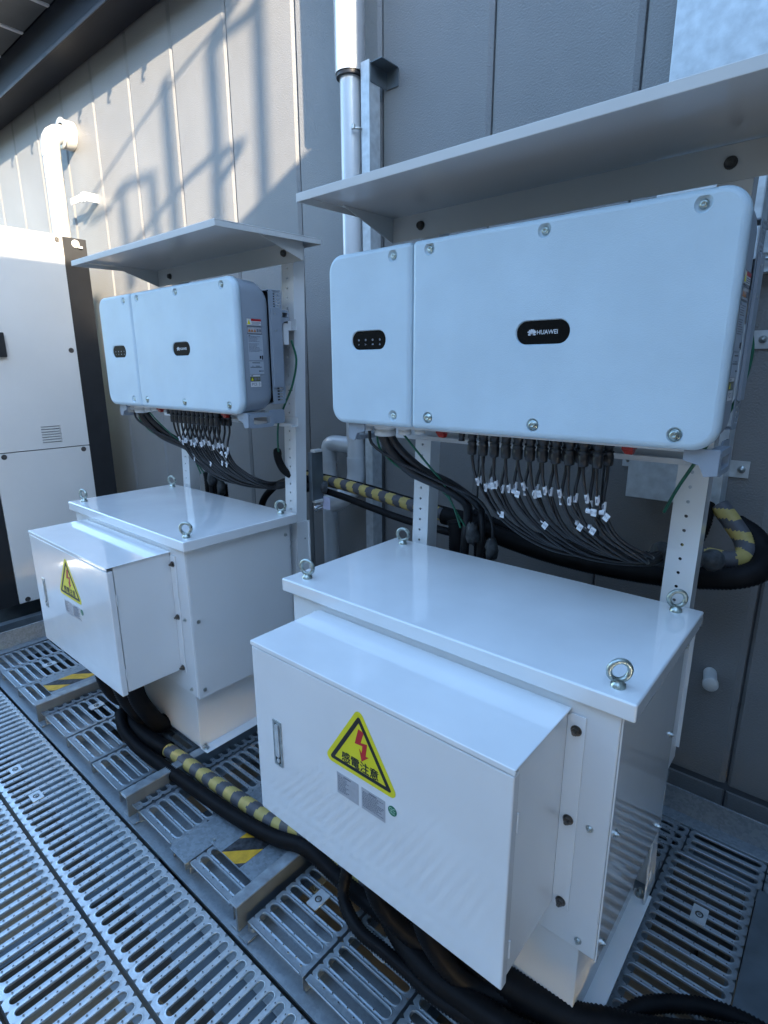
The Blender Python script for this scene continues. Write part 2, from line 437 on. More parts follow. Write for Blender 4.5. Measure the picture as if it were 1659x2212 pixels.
# clip plates on the walkway
def clip(x, y, z, along='x'):
    e = empty('grating_clip', (x, y, z), parent=pf)
    q = MB(); L2, W2 = (0.026, 0.019) if along == 'x' else (0.019, 0.030)
    q.prism(rrect(x - L2, x + L2, y - W2, y + W2, 0.003, 2), 'z', z + 0.003, z + 0.006)
    q.build('clip_plate', M['galv'], e)
    q = MB(); q.lathe((x, y, z + 0.006), (0, 0, 1), [(0, 0.0105), (0.0015, 0.0105), (0.002, 0.0085), (-0.0005, 0.006)], 14); q.build('washer', M['darkbolt'], e)
    q = MB(); q.cyl((x, y, z + 0.004), (x, y, z + 0.0095), 0.0042, 6); q.build('bolt', M['bolt'], e)
for (x, y, z) in ((-1.09, -0.735, ZW), (-0.87, -0.735, ZW)): clip(x, y, z, 'x')
# cross planks along Y
PC = 0.0372
def cross_mesh(wd, n=31, L=1.15):
    q = slot_plank(L, wd, PC, 0.0235, 0.013, wd - 0.013, 0.038, n, dims=8, depth=0.048)
    return q
cm = {}
def cross(x0, x1, y0=-0.545, y1=0.605, z=ZP, first=None, mt='crossgrate'):
    wd = round(x1 - x0, 3); L = y1 - y0
    n = int((L - 0.02) / PC); key = (wd, round(L, 3), mt)
    if key not in cm:
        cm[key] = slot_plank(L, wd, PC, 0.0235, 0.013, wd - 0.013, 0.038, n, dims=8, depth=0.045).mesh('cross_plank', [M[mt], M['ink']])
    o = put(cm[key], 'cross_plank', (x1, y0, z), math.pi / 2)
    # comb-cut front lip of the plank
    q = MB(); q.box(x0 + 0.012, x1 - 0.012, y0 - 0.0005, y0 + 0.001, z - 0.004, z + 0.0015)
    q.sweep([(x0 + 0.014, y0 + 0.001, z), (x1 - 0.014, y0 + 0.001, z)], 0.003, 6, 0.1)
    q.build('plank_lip', M['crossgrate'], pf)
    return o
WC = 0.228
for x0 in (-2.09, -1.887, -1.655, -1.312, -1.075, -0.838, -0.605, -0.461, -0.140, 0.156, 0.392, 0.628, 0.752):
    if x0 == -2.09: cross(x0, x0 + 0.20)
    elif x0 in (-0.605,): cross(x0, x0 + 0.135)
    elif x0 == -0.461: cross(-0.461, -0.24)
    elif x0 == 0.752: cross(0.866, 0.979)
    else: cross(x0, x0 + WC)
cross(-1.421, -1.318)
# right of the near cabinet
cross(0.984, 1.215, -0.545, 0.485, ZP)
q = MB(); 
def short(x0, x1):
    me = slot_plank(0.118, x1 - x0, PC, 0.0235, 0.013, x1 - x0 - 0.013, 0.022, 3, dims=0, depth=0.045).mesh('cross_plank', [M['crossgrate'], M['ink']])
    put(me, 'cross_plank', (x1, 0.488, ZP - 0.004), math.pi / 2)
short(0.796, 1.010); short(1.0135, 1.2255); short(1.229, 1.441); short(1.4445, 1.656)
q = MB(); q.box(1.2185, 2.9, -0.545, 0.484, ZP - 0.006, ZP - 0.002); q.build('cover_plate', M['beam'], pf)
for (x, y) in ((-0.355, -0.355), (-1.215, -0.365), (-0.985, -0.30), (-1.78, -0.36), (0.26, -0.375), (0.50, -0.36), (1.105, 0.278)): clip(x, y, ZP, 'y')
# flat strip (top flange of the edge girder) and its channel below
q = MB(); q.box(-2.9, 3.0, -0.572, -0.40, ZW - 0.010, ZW - 0.0015); q.box(-2.9, 3.0, -0.50, -0.485, ZW - 0.30, ZW - 0.010)
q.box(-2.9, 3.0, -0.572, -0.40, ZW - 0.31, ZW - 0.30); q.build('edge_girder', M['crossgrate'], pf)
q = MB(); q.box(-2.9, 3.0, -0.70, -0.60, ZW - 0.31, ZW - 0.055); q.build('under_girder', M['beam'], pf)
q = MB(); q.box(-2.9, 3.0, 0.50, 0.66, ZW - 0.30, ZW - 0.012); q.build('under_girder', M['beam'], pf)
for x in (-2.3, -1.35, -0.36, 0.62, 1.6): 
    q = MB(); q.box(x - 0.035, x + 0.035, -2.0, 0.66, ZW - 0.26, ZW - 0.060); q.build('under_girder', M['beam'], pf)
for y in (-1.30, -1.86, 0.10):
    q = MB(); q.box(-2.9, 3.0, y - 0.035, y + 0.035, ZW - 0.46, ZW - 0.27); q.build('under_girder', M['gratedull'], pf)
for x in (-2.2, -0.3, 1.7):
    for y in (-1.86, 0.10):
        q = MB(); q.box(x - 0.06, x + 0.06, y - 0.06, y + 0.06, ZG + 0.03, ZW - 0.46); q.build('support_leg', M['beam'], pf)
# wall-side kerb angle and end kerb
q = MB(); q.box(-2.14, 2.9, 0.655, 0.661, ZP - 0.05, -1.235); q.box(-2.14, 2.9, 0.607, 0.655, ZP - 0.004, ZP + 0.002); q.build('kerb_angle', M['gratedull'], pf, 0.0015)
q = MB(); q.box(-2.147, -2.14, -1.9, 0.606, ZP - 0.05, -1.222); q.box(-2.14, -2.094, -0.62, 0.606, ZP + 0.001, ZP + 0.006); q.build('kerb_angle', M['gratedull'], pf, 0.0015)

# bearer beams under the cabinets (open channels lying on the strip)
def bearer(x0, x1):
    q = MB(); y0 = -0.562; y1 = 0.36; zb = ZW + 0.002; t = 0.005
    q.box(x0, x1, y0, y1, ZB - t, ZB)
    q.box(x1 - t, x1, y0 + 0.001, y1, zb, ZB - t - 0.0002)
    q.box(x0, x1 - t - 0.0002, y0 + 0.001, y1, zb, zb + t)
    e = empty('bearer_beam', ((x0 + x1) / 2, y0, zb), parent=pf)
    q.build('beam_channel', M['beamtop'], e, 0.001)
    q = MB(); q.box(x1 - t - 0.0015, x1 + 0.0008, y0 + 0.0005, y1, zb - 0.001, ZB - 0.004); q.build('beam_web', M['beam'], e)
    q = MB(); q.box(x1 + 0.001, x1 + 0.045, y0 - 0.004, y0 + 0.05, zb, zb + 0.004); q.build('beam_foot', M['gratedull'], e)
    q = MB(); xx = x1 + 0.025; q.cyl((xx, y0 + 0.03, zb + 0.004), (xx, y0 + 0.03, zb + 0.018), 0.011, 6); q.cyl((xx, y0 + 0.03, zb + 0.018), (xx, y0 + 0.03, zb + 0.035), 0.006, 10)
    q.build('anchor_bolt', M['gratedull'], e)
for d in (0, DX):
    bearer(0.096 + d, 0.133 + d); bearer(0.941 + d, 0.978 + d)

# solid cover plates with hazard tape, left of each left-hand bearer
for d, lab in ((0, 'steel cover plate with amber and black tape left of the nearer cabinet'), (DX, 'steel cover plate with amber and black tape left of the farther cabinet')):
    q = MB(); q.box(-0.158 + d, 0.094 + d, -0.462, 0.05, ZP + 0.004, ZP + 0.008)
    e = empty('tape_plate', (-0.03 + d, -0.3, ZP + 0.004), lab, 'floor plate', 'taped floor plates')
    q.build('plate', M['gratedull'], e, 0.0008)
    q = MB(); q.cyl((-0.147 + d, -0.452, ZP + 0.008), (-0.147 + d, -0.452, ZP + 0.0135), 0.005, 8); q.build('bolt', M['bolt'], e)
    # diagonal stripes, clipped to the tape band
    x0, x1, y0, y1 = -0.092 + d, 0.001 + d, -0.461, -0.02
    q = MB(); z = ZP + 0.0088
    q.box(x0, x1, y0, y1, ZP + 0.0081, ZP + 0.0086, 1)
    yy = y0 - 0.070
    while yy < y1:
        poly = [(x0, yy), (x1, yy + 0.093), (x1, yy + 0.161), (x0, yy + 0.068)]
        for lim, sg in ((y0, 1), (y1, -1)):
            out = []
            for i in range(len(poly)):
                p, n_ = poly[i - 1], poly[i]
                pi, ni = (p[1] - lim) * sg >= 0, (n_[1] - lim) * sg >= 0
                if pi != ni: t = (lim - p[1]) / (n_[1] - p[1]); out.append((p[0] + (n_[0] - p[0]) * t, lim))
                if ni: out.append(n_)
            poly = out
            if not poly: break
        if len(poly) > 2: q.add([(a_, b_, z) for a_, b_ in poly], [tuple(range(len(poly)))], 0)
        yy += 0.137
    q.build('hazard_tape', [M['floory'], M['floork']], e)
q = MB(); q.box(-0.2385, -0.1435, -0.556, 0.60, ZP - 0.002, ZP + 0.002); q.box(-0.165, -0.162, -0.55, 0.6, ZP - 0.043, ZP - 0.0022)
q.build('cover_plate', M['gratedull'], pf, 0.0006)

# ================================================================== POWER UNITS (built once, then copied)
roots = []      # (object, label for the nearer unit, label for the farther unit, group)
def unit(o, near, far, cat, group):
    tag(o, near, cat, group); roots.append((o, far))

# ---- transformer cabinet
LX0, LX1, LY0, LY1, LZ, LT = 0.050, 1.0153, -0.2798, 0.235, -0.417, 0.038
BX0, BX1, BY0, BY1, BZ0 = 0.078, 0.990, -0.264, 0.215, -1.038
cab = empty('transformer_cabinet', (0.53, -0.02, ZB))
q = MB()
# lid: pressed tray with a turned-down rim
q.box(LX0, LX1, LY0, LY1, LZ - 0.003, LZ)
q.box(LX0, LX1, LY0, LY0 + 0.003, LZ - LT, LZ - 0.003); q.box(LX0, LX1, LY1 - 0.003, LY1, LZ - LT, LZ - 0.003)
q.box(LX0, LX0 + 0.003, LY0 + 0.003, LY1 - 0.003, LZ - LT, LZ - 0.003); q.box(LX1 - 0.003, LX1, LY0 + 0.003, LY1 - 0.003, LZ - LT, LZ - 0.003)
me_l = MB(); me_l.box(LX0, LX1, LY0, LY1, LZ - LT, LZ)
me_l.build('lid', M['white'], cab, 0.0045, 4)
q = MB(); q.box(BX0, BX1 - 0.0025, BY0, BY1, BZ0, LZ - LT - 0.001); q.build('body', M['whitesat'], cab, 0.003, 3)
q = MB(); q.box(BX1 - 0.002, BX1 + 0.0015, BY0 + 0.004, BY1 - 0.012, BZ0 - 0.006, LZ - LT - 0.004); q.build('side_panel', M['mirrorwhite'], cab, 0.001)
q = MB(); q.box(BX0 + 0.03, BX1 - 0.038, BY0 + 0.012, BY1 - 0.03, ZB + 0.003, BZ0 - 0.0005); q.build('plinth', M['whitesat'], cab, 0.002)
for (fa, fb) in ((BX1 - 0.040, BX1 + 0.006), (BX0 - 0.010, BX0 + 0.032)):
    q = MB(); q.box(fa, fb, BY0 + 0.010, BY1 - 0.008, ZB + 0.0005, ZB + 0.0045); q.build('base_flange', M['white'], cab, 0.0015, 2)
# triangular stiffener at the back of the flange, with a slot
q = MB(); pl = [(BY1 - 0.06, ZB + 0.005), (BY1 + 0.02, ZB + 0.005), (BY1 + 0.02, ZB + 0.16)]
plate(q, [(0.150, ZB + 0.005), (0.300, ZB + 0.005), (0.300, ZB + 0.012), (0.170, BZ0 + 0.0)][0:0] or [(0.165, ZB + 0.005), (0.262, ZB + 0.005), (0.205, BZ0 - 0.002), (0.165, BZ0 - 0.002)], [[(0.178, ZB + 0.07), (0.200, ZB + 0.07), (0.200, ZB + 0.11), (0.178, ZB + 0.11)]], 'x', BX1 - 0.006, BX1 - 0.002)
q.build('stiffener', M['whitesat'], cab)
def hexbolt(x, y, z, ax, r, h, mt='bolt', par=cab, name='bolt', cap=False):
    a = Vector((x, y, z)); t = Vector(ax)
    q = MB(); q.cyl(a, a + t * 0.0015, r * 1.35, 16)
    if cap: q.lathe(a + t * 0.0015, ax, [(0, r), (h * .8, r), (h, r * .75), (h, 0)], 16)
    else:
        q.cyl(a + t * 0.0015, a + t * h, r, 6, smooth=False); q.cyl(a + t * h, a + t * h * 1.8, r * 0.5, 8)
    return q.build(name, M[mt], par)
for z in (-0.728, -1.012):
    hexbolt(0.952, BY0 - 0.0005, z, (0, -1, 0), 0.0058, 0.005)
for (y, z) in ((-0.235, -0.735), (-0.235, -1.012), (0.170, -0.735), (0.170, -1.012), (0.185, -0.50)):
    hexbolt(BX1 + 0.0015, y, z, (1, 0, 0), 0.0058, 0.005)
for y in (-0.240, 0.192):
    hexbolt(0.968, y, ZB + 0.0045, (0, 0, 1), 0.010, 0.012)
def eyebolt(x, y, ang):
    e = empty('eyebolt', (x, y, LZ), parent=cab)
    q = MB(); q.lathe((x, y, LZ), (0, 0, 1), [(0, 0.0140), (0.006, 0.0140), (0.009, 0.010), (0.015, 0.008)], 18)
    c = Vector((x, y, LZ + 0.0325)); u = Vector((math.cos(ang), math.sin(ang), 0))
    pts = [c + u * 0.0195 * math.cos(2 * math.pi * i / 28) + Vector((0, 0, 1)) * 0.0195 * math.sin(2 * math.pi * i / 28) for i in range(29)]
    q.sweep(pts, 0.0056, 12, sub=False, cap=False); q.build('ring', M['eye'], e)
eyebolt(0.106, -0.232, R(15)); eyebolt(0.968, -0.238, R(38)); eyebolt(0.962, 0.192, R(35)); eyebolt(0.114, 0.192, R(20))
unit(cab, 'white transformer cabinet with glossy lid and four eyebolts, the nearer of the two',
     'white transformer cabinet with glossy lid, the farther one beside the tall white container', 'electrical cabinet', 'white transformer cabinets')

# ---- shallow box bolted to the front
JX0, JX1, JY0, JY1, JZ0, JZ1 = 0.190, 0.8945, -0.494, -0.2655, -0.958, -0.4785
jb = empty('junction_box', (0.54, -0.38, JZ0))
q = MB(); q.box(JX0 + 0.004, JX1 - 0.004, JY0 + 0.024, JY1, JZ0 + 0.006, JZ1 - 0.004); q.build('body', M['whitesat'], jb, 0.003, 3)
q = MB(); q.prism([(JY0 - 0.002, JZ1 - 0.012), (JY0 - 0.002, JZ1), (JY1 - 0.030, JZ1 + 0.001), (JY1, JZ1 + 0.001), (JY1, JZ1 - 0.0035), (JY0 + 0.002, JZ1 - 0.0035), (JY0 + 0.002, JZ1 - 0.012)], 'x', JX0 - 0.002, JX1 + 0.002)
q.build('top_cover', M['white'], jb, 0.003, 3)
dr = MB(); dr.box(JX0, JX1, JY0, JY0 + 0.0205, JZ0, JZ1 - 0.0155); door = dr.build('door', M['door'], jb, 0.003, 3)
q = MB(); q.box(JX1 + 0.0005, JX1 + 0.0035, JY1 - 0.004, JY1 + 0.0005, JZ0 + 0.03, JZ1 - 0.01)
# bolting flanges both sides
for (a, c_) in ((JX1 - 0.004, JX1 + 0.032), (JX0 - 0.032, JX0 + 0.004)):
    z1_ = JZ1 - 0.010
    q = MB(); q.prism([(a, JZ0 + 0.006), (c_, JZ0 + 0.006), (c_, z1_), (a + 0.008, z1_), (a, z1_ - 0.006)], 'y', JY1 - 0.0025, JY1 + 0.0008)
    q.build('mounting_flange', M['white'], jb, 0.001)
for z in (-0.522, -0.728, -0.935):
    hexbolt(0.9095, JY1 - 0.0028, z, (0, -1, 0), 0.0082, 0.008, 'bronzebolt', jb, cap=False)
    hexbolt(0.175, JY1 - 0.0028, z, (0, -1, 0), 0.0082, 0.008, 'bronzebolt', jb)
# recessed paddle handle
q = MB(); plate(q, rrect(0.2585, 0.2890, -0.790, -0.664, 0.002, 2), [rrect(0.2645, 0.2830, -0.785, -0.671, 0.008, 6)], 'y', JY0 - 0.0025, JY0 + 0.001)
hp = q.build('handle_plate', M['bolt'], jb)
q = MB(); plate(q, rrect(0.2665, 0.2810, -0.765, -0.673, 0.007, 6), [], 'y', JY0 - 0.0045, JY0 - 0.001); q.cyl((0.2737, JY0 - 0.004, -0.775), (0.2737, JY0 + 0.0, -0.775), 0.0055, 12)
q.build('handle', M['galv'], hp, 0.001)
q = MB(); q.box(0.265, 0.2825, JY0 - 0.0008, JY0 - 0.0003, -0.784, -0.672); q.build('handle_recess_shade', M['ink'], hp)  # black sheet paints the dark of the recess behind the handle
# hazard sticker
YS = JY0 - 0.0006
def tri_round(p, r, n=5):
    out = []; k = len(p)
    for i in range(k):
        a = Vector(p[i - 1]); b_ = Vector(p[i]); c = Vector(p[(i + 1) % k])
        u = (a - b_).normalized(); v = (c - b_).normalized(); th = u.angle(v); d = r / math.tan(th / 2)
        cc = b_ + (u + v).normalized() * (r / math.sin(th / 2))
        s0 = b_ + u * d - cc; s1 = b_ + v * d - cc
        a0 = math.atan2(s0.y, s0.x); a1 = math.atan2(s1.y, s1.x); da = (a1 - a0 + math.pi) % (2 * math.pi) - math.pi
        for t in range(n + 1):
            an = a0 + da * t / n; out.append((cc.x + r * math.cos(an), cc.y + r * math.sin(an)))
    return out
T0 = [(0.5455, -0.508), (0.4335, -0.683), (0.6575, -0.683)]
def scale_tri(f):
    cx = sum(p[0] for p in T0) / 3; cz = sum(p[1] for p in T0) / 3
    return [(cx + (p[0] - cx) * f, cz + (p[1] - cz) * f) for p in T0]
ws = empty('warning_sign', (0.545, YS, -0.6), parent=jb)
q = MB(); q.prism(tri_round(scale_tri(0.97), 0.013), 'y', YS, YS + 0.0004); q.build('sticker', M['signyellow'], ws)
q = MB(); plate(q, tri_round(scale_tri(0.80), 0.0045), [tri_round(scale_tri(0.655), 0.001)], 'y', YS - 0.0004, YS - 0.0001); q.build('border', M['ink'], ws)
q = MB(); q.prism([(0.5440, -0.563), (0.5590, -0.566), (0.5500, -0.5935), (0.5680, -0.5895), (0.5635, -0.6200), (0.5720, -0.6185), (0.5520, -0.6370), (0.5455, -0.6085), (0.5525, -0.6170), (0.5550, -0.5985), (0.5330, -0.6015)], 'y', YS - 0.0004, YS - 0.0001); q.build('lightning_bolt', M['signred'], ws)
q = MB()
for n_, (ax_, az_) in enumerate(((0, 0), (0.0006, 0), (-0.0006, 0), (0, 0.0005), (0, -0.0005))):
    text_mesh(q, '感電注意', 0.0268, (0.5465 + ax_, YS - 0.0004 - n_ * 0.00003, -0.6515 + az_), (1, 0, 0), (0, 0, 1), align='CENTER')
q.build('lettering', M['ink'], ws)
def nameplate(x0, x1, z0, z1, seed):
    e = empty('nameplate', (x0, YS, z0), parent=jb); rnd = random.Random(seed)
    q = MB(); q.box(x0, x1, YS, YS + 0.0004, z0, z1); q.build('plate', M['greylabel'], e)
    q = MB(); n = 11
    for i in range(n):
        z = z1 - 0.009 - i * (z1 - z0 - 0.013) / n; x = x0 + 0.003
        L = (x1 - x0 - 0.006) * (rnd.uniform(0.3, 0.55) if seed == 1 else rnd.uniform(0.6, 1))
        while x < x0 + 0.003 + L:
            d = rnd.uniform(0.002, 0.007); q.box(x, min(x + d, x1 - .002), YS - 0.0003, YS - 0.0001, z, z + 0.0014); x += d + 0.0012
    xm = (x0 + x1) / 2; q.box(xm - 0.012, xm + 0.010, YS - 0.0003, YS - 0.0001, z1 - 0.0062, z1 - 0.0035)
    q.build('print', M['greyprint'], e)
nameplate(0.477, 0.541, -0.7535, -0.700, 1); nameplate(0.550, 0.6155, -0.7530, -0.7005, 2)
q = MB(); q.prism(circle(0.635, -0.7120, 0.0115, 24), 'y', YS, YS + 0.0004); qs = q.build('qc_sticker', M['qc'], jb)
q = MB(); text_mesh(q, 'QC', 0.0105, (0.635, YS - 0.0004, -0.7085), (1, 0, 0), (0, 0, 1), align='CENTER', bold=0.0003); text_mesh(q, 'PASS', 0.0066, (0.635, YS - 0.0004, -0.7165), (1, 0, 0), (0, 0, 1), align='CENTER', bold=0.0002)
q.build('lettering', M['qctext'], qs)
# hinge line of the door
for hz in (JZ0 + 0.06, JZ1 - 0.14):
    q = MB(); q.cyl((JX1 + 0.0005, JY0 + 0.022, hz), (JX1 + 0.0005, JY0 + 0.022, hz + 0.04), 0.0022, 8); q.build('hinge', M['whitesat'], jb)
unit(jb, 'white box with electric shock sticker bolted to the front of the nearer cabinet', 'white box with electric shock sticker bolted to the front of the farther cabinet', 'junction box', 'boxes on the cabinet fronts')

# ---- stand: two perforated posts, cross rails and rain hood
st = empty('inverter_stand', (0.54, 0.28, ZB))
def post(x0, x1, z0=-1.27, z1=0.612, y0=0.262, dep=0.055):
    q = MB(); xc = (x0 + x1) / 2 - 0.002; hs = [circle(xc, z, 0.0042, 8) for z in [z0 + 0.05 + 0.0365 * k for k in range(int((z1 - z0 - 0.06) / 0.0365))]]
    plate(q, [(x0, z0), (x1, z0), (x1, z1), (x0, z1)], hs, 'y', y0, y0 + 0.003)
    q.box(x1 - 0.003, x1, y0 + 0.003, y0 + dep, z0, z1); q.box(x0, x0 + 0.003, y0 + 0.003, y0 + dep, z0, z1)
    q.v = [(a_, b_ + (c_ + 0.44) * 0.0385, c_) for (a_, b_, c_) in q.v]
    return q.build('post', M['white'], st, 0)
post(0.100, 0.163); post(0.908, 0.978)
# front corner radius of posts is pressed: add slim rounded edge
for (x0, x1, z) in ((0.10, 0.163, 0), (0.908, 0.978, 0)):
    q = MB(); q.box(x0, x1 + 0.012, 0.262 + 0.056, 0.262 + 0.060, -0.86, -0.47); q.build('splice_plate', M['whitesat'], st)
q = MB(); q.box(0.9782, 0.9812, 0.258, 0.330, -0.90, -0.47); q.box(0.908, 0.9780, 0.2565, 0.2605, -0.9, -0.60); q.build('splice_plate', M['whitesat'], st)
q = MB(); q.cyl((0.9812, 0.30, -0.545), (0.984, 0.30, -0.545), 0.004, 8); q.build('bolt', M['bolt'], st)
# cross rails behind the inverter
def rail(z0, z1, x1=1.000):
    q = MB(); yo = (z0 + 0.44) * 0.04; q.box(0.02, x1, 0.256 + yo, 0.2605 + yo, z0, z1); q.box(0.02, x1, 0.2235 + yo, 0.256 + yo, z0, z0 + 0.003); q.box(0.02, x1, 0.2235 + yo, 0.2265 + yo, z0 + .003, z0 + 0.014)
    return q.build('cross_rail', M['whitesat'], st, 0.0008)
rail(-0.068, -0.030); rail(0.300, 0.342, 0.996)
# hood
H = empty('hood', (0.5, 0.1, 0.6), parent=st)
hx0, hx1 = -0.0353, 1.0644
q = MB(); q.prism([(-0.0946, 0.597), (-0.0946, 0.6185), (0.3674, 0.6285), (0.3674, 0.608), (0.3645, 0.608), (0.3645, 0.6255), (-0.0916, 0.6155), (-0.0916, 0.597)], 'x', hx0, hx1)
q.prism([(-0.0910, 0.5975), (-0.0910, 0.6150), (0.3640, 0.6250), (0.3640, 0.6085)], 'x', hx0, hx0 + 0.003); q.prism([(-0.0910, 0.5975), (-0.0910, 0.6150), (0.3640, 0.6250), (0.3640, 0.6085)], 'x', hx1 - 0.003, hx1)
q.build('roof_sheet', M['hood'], H, 0.0012, 2)
q = MB(); q.box(-0.018, 1.036, 0.2965, 0.2995, 0.5480, 0.6215); q.box(-0.018, 1.030, 0.276, 0.3028, 0.5520, 0.5550) if False else None
q.build('back_plate', M['hood'], H, 0.001)
for x in (-0.0180, 1.0330):
    q = MB(); q.prism([(0.070, 0.6175), (0.2963, 0.6218), (0.2963, 0.5480)], 'x', x, x + 0.003); q.build('gusset', M['hood'], H)
for x in (0.097, 0.931):
    q = MB(); a = Vector((x, 0.2963, 0.585)); q.cyl(a, a + Vector((0, -0.002, 0)), 0.0135, 18); q.lathe(a + Vector((0, -0.002, 0)), (0, -1, 0), [(0, 0.0105), (0.009, 0.0105), (0.011, 0.008), (0.011, 0)], 18)
    q.build('bolt', M['darkbolt'], H)
unit(st, 'white perforated steel posts and rain hood over the nearer inverter', 'white perforated steel posts and rain hood over the farther inverter', 'stand', 'hooded inverter stands')

# ---- inverter
iv = empty('inverter', (0.5175, 0.09, 0.0))
IW, IH = 1.035, 0.4665
def cover(name, x0, x1, corner, holes, pill, screws, soft=None):
    """moulded front cover with rounded edge, recessed screws and a window"""
    z0, z1 = 0.0, IH; yf = -0.0165
    q = MB()
    def outline(e):
        r = [max(c - e, 0.002) for c in corner]      # tr, tl, bl, br
        P = []
        for (cx, cz, a, rr_) in ((x1 - e - r[0], z1 - e - r[0], 0, r[0]), (x0 + e + r[1], z1 - e - r[1], 90, r[1]), (x0 + e + r[2], z0 + e + r[2], 180, r[2]), (x1 - e - r[3], z0 + e + r[3], 270, r[3])):
            for i in range(11):
                t = R(a + 9 * i); P.append((cx + rr_ * math.cos(t), cz + rr_ * math.sin(t)))
        return P
    er = 0.013; lay = []
    for k in range(6):
        a = R(90 * k / 5); lay.append((outline(er * (1 - math.sin(a))), yf + er * (1 - math.cos(a))))
    lay.append((outline(0.0), 0.006)); lay.append((outline(0.004), 0.008))
    vs = []; n = len(lay[0][0])
    for (P, y) in lay: vs += [(p[0], y, p[1]) for p in P]
    q.add(vs, [(a * n + i, a * n + (i + 1) % n, (a + 1) * n + (i + 1) % n, (a + 1) * n + i) for a in range(len(lay) - 1) for i in range(n)], 0, True)
    HL = [circle(x, z, 0.0155, 22) for (x, z) in screws]
    px0, px1, pz0, pz1 = pill; pr = (pz1 - pz0) / 2 - 0.0005
    pp = rrect(px0, px1, pz0, pz1, pr, 10)
    V, F = cdt(lay[0][0], HL + [pp]); q.add([(v[0], yf, v[1]) for v in V], F)
    for (x, z) in screws:
        q.lathe((x, yf, z), (0, 1, 0), [(0, 0.0155), (0.0015, 0.0148), (0.0052, 0.0115), (0.0058, 0.0105), (0.0058, 0.0)], 22)
    n2 = len(pp); inn = rrect(px0 + 0.0022, px1 - 0.0022, pz0 + 0.0022, pz1 - 0.0022, pr - 0.0022, 10)
    q.add([(a, yf, c) for a, c in pp] + [(a, yf + 0.0042, c) for a, c in inn], [(i, (i + 1) % n2, n2 + (i + 1) % n2, n2 + i) for i in range(n2)], 0, True)
    c = q.build(name, M['cover'], iv)
    q = MB(); q.prism(inn, 'y', yf + 0.0030, yf + 0.0060); d = q.build('display_window', M['glassblack'], c)
    for (x, z) in screws:
        big = z < 0.1 and x > 0.3
        r = 0.0075
        y = yf + (0.0056 if not big else 0.001)
        q = MB()
        if big: q.lathe((x, yf + 0.0052, z), (0, -1, 0), [(0, 0.0125), (0.004, 0.0125), (0.0045, 0.010), (0.0075, 0.009), (0.009, 0.006), (0.009, 0.003), (0.0075, 0.0028), (0.0075, 0)], 18)
        else: q.lathe((x, yf + 0.0056, z), (0, -1, 0), [(0, 0.0085), (0.002, 0.0085), (0.005, 0.0065), (0.0058, 0.0045), (0.0058, 0.0028), (0.004, 0.0026), (0.004, 0)], 18)
        q.build('screw', M['eye'], c)
    return c, yf + 0.0029
c1, yd = cover('terminal_cover', 0.0, 0.3015, [0.012, 0.048, 0.048, 0.012], [], (0.090, 0.217, 0.2065, 0.2605), [(0.2415, 0.4395), (0.2415, 0.0305)])
c2, yd = cover('front_cover', 0.3045, IW, [0.048, 0.012, 0.012, 0.048], [], (0.6035, 0.7315, 0.2065, 0.2605), [(0.3585, 0.4415), (0.659, 0.4400), (0.960, 0.4400), (0.3600, 0.0310), (0.658, 0.0300), (0.959, 0.0285)])
# printed emblem and lettering in the window
q = MB(); ex, ez = 0.6425, 0.2325
for k in range(8):
    an = R(-10 + 200 * (k + 0.5) / 8) if False else R(180 - (12 + 156 * (k / 7.0)))
    L = 0.0125 if k in (1, 2, 3, 4, 5, 6) else 0.0095
    u = Vector((math.cos(an), math.sin(an))); v = Vector((-u.y, u.x)); pts = []
    base = Vector((ex, ez - 0.0035 + (0.0 if 0 < k < 7 else -0.001)))
    for (t, wd) in ((0.12, 0.0), (0.4, 0.0008), (0.75, 0.0019), (0.92, 0.0016), (1.0, 0.0), (0.92, -0.0016), (0.75, -0.0019), (0.4, -0.0008)):
        pp = base + u * (L * t) + v * wd; pts.append((pp.x, pp.y))
    q.prism(pts, 'y', yd - 0.0003, yd)
q.build('emblem', M['silverprint'], c2)
q = MB(); text_mesh(q, 'HUAWEI', 0.0128, (0.6535, yd - 0.0002, 0.2335), (1, 0, 0), (0, 0, 1), bold=0.00025); q.build('lettering', M['silverprint'], c2)
q = MB()
for k in range(4):
    x = 0.1155 + 0.0260 * k; q.prism(circle(x, 0.2345, 0.0030, 12), 'y', yd - 0.0003, yd)
    if k == 0: q.prism([(x - .002, .2205), (x + .003, .2225), (x - .001, .2245)], 'y', yd - 0.0003, yd)
    elif k == 1: q.box(x - .003, x - .0015, yd - .0003, yd, .2195, .2255); q.box(x - .0015, x + .003, yd - .0003, yd, .222, .2232)
    elif k == 2: q.box(x - .003, x + .003, yd - .0003, yd, .2205, .2245)
    else: q.prism([(x - .003, .2198), (x + .003, .2198), (x, .2255)], 'y', yd - 0.0003, yd)
q.build('indicator_print', M['greyprint'], c1)
# casing behind the covers: shoulder profile tapering to the heat sink
q = MB()
def casing_ring(y, e, zt, zb):
    x0, x1 = 0.006 + e, IW - 0.006 - e; r = 0.045; P = []
    for (cx, cz, a) in ((x1 - r, zt - r, 0), (x0 + r, zt - r, 90), (x0 + r, zb + r, 180), (x1 - r, zb + r, 270)):
        for i in range(7):
            t = R(a + 15 * i); P.append((cx + r * math.cos(t), y, cz + r * math.sin(t)))
    return P
rg = [casing_ring(0.0065, 0.0, 0.462, 0.004), casing_ring(0.0200, -0.002, 0.462, 0.004), casing_ring(0.090, -0.001, 0.458, 0.008), casing_ring(0.108, 0.000, 0.447, 0.012), casing_ring(0.124, 0.004, 0.432, 0.020), casing_ring(0.130, 0.010, 0.420, 0.030)]
n = len(rg[0]); q.add(sum(rg, []), [(a * n + i, a * n + (i + 1) % n, (a + 1) * n + (i + 1) % n, (a + 1) * n + i) for a in range(len(rg) - 1) for i in range(n)], 0, True)
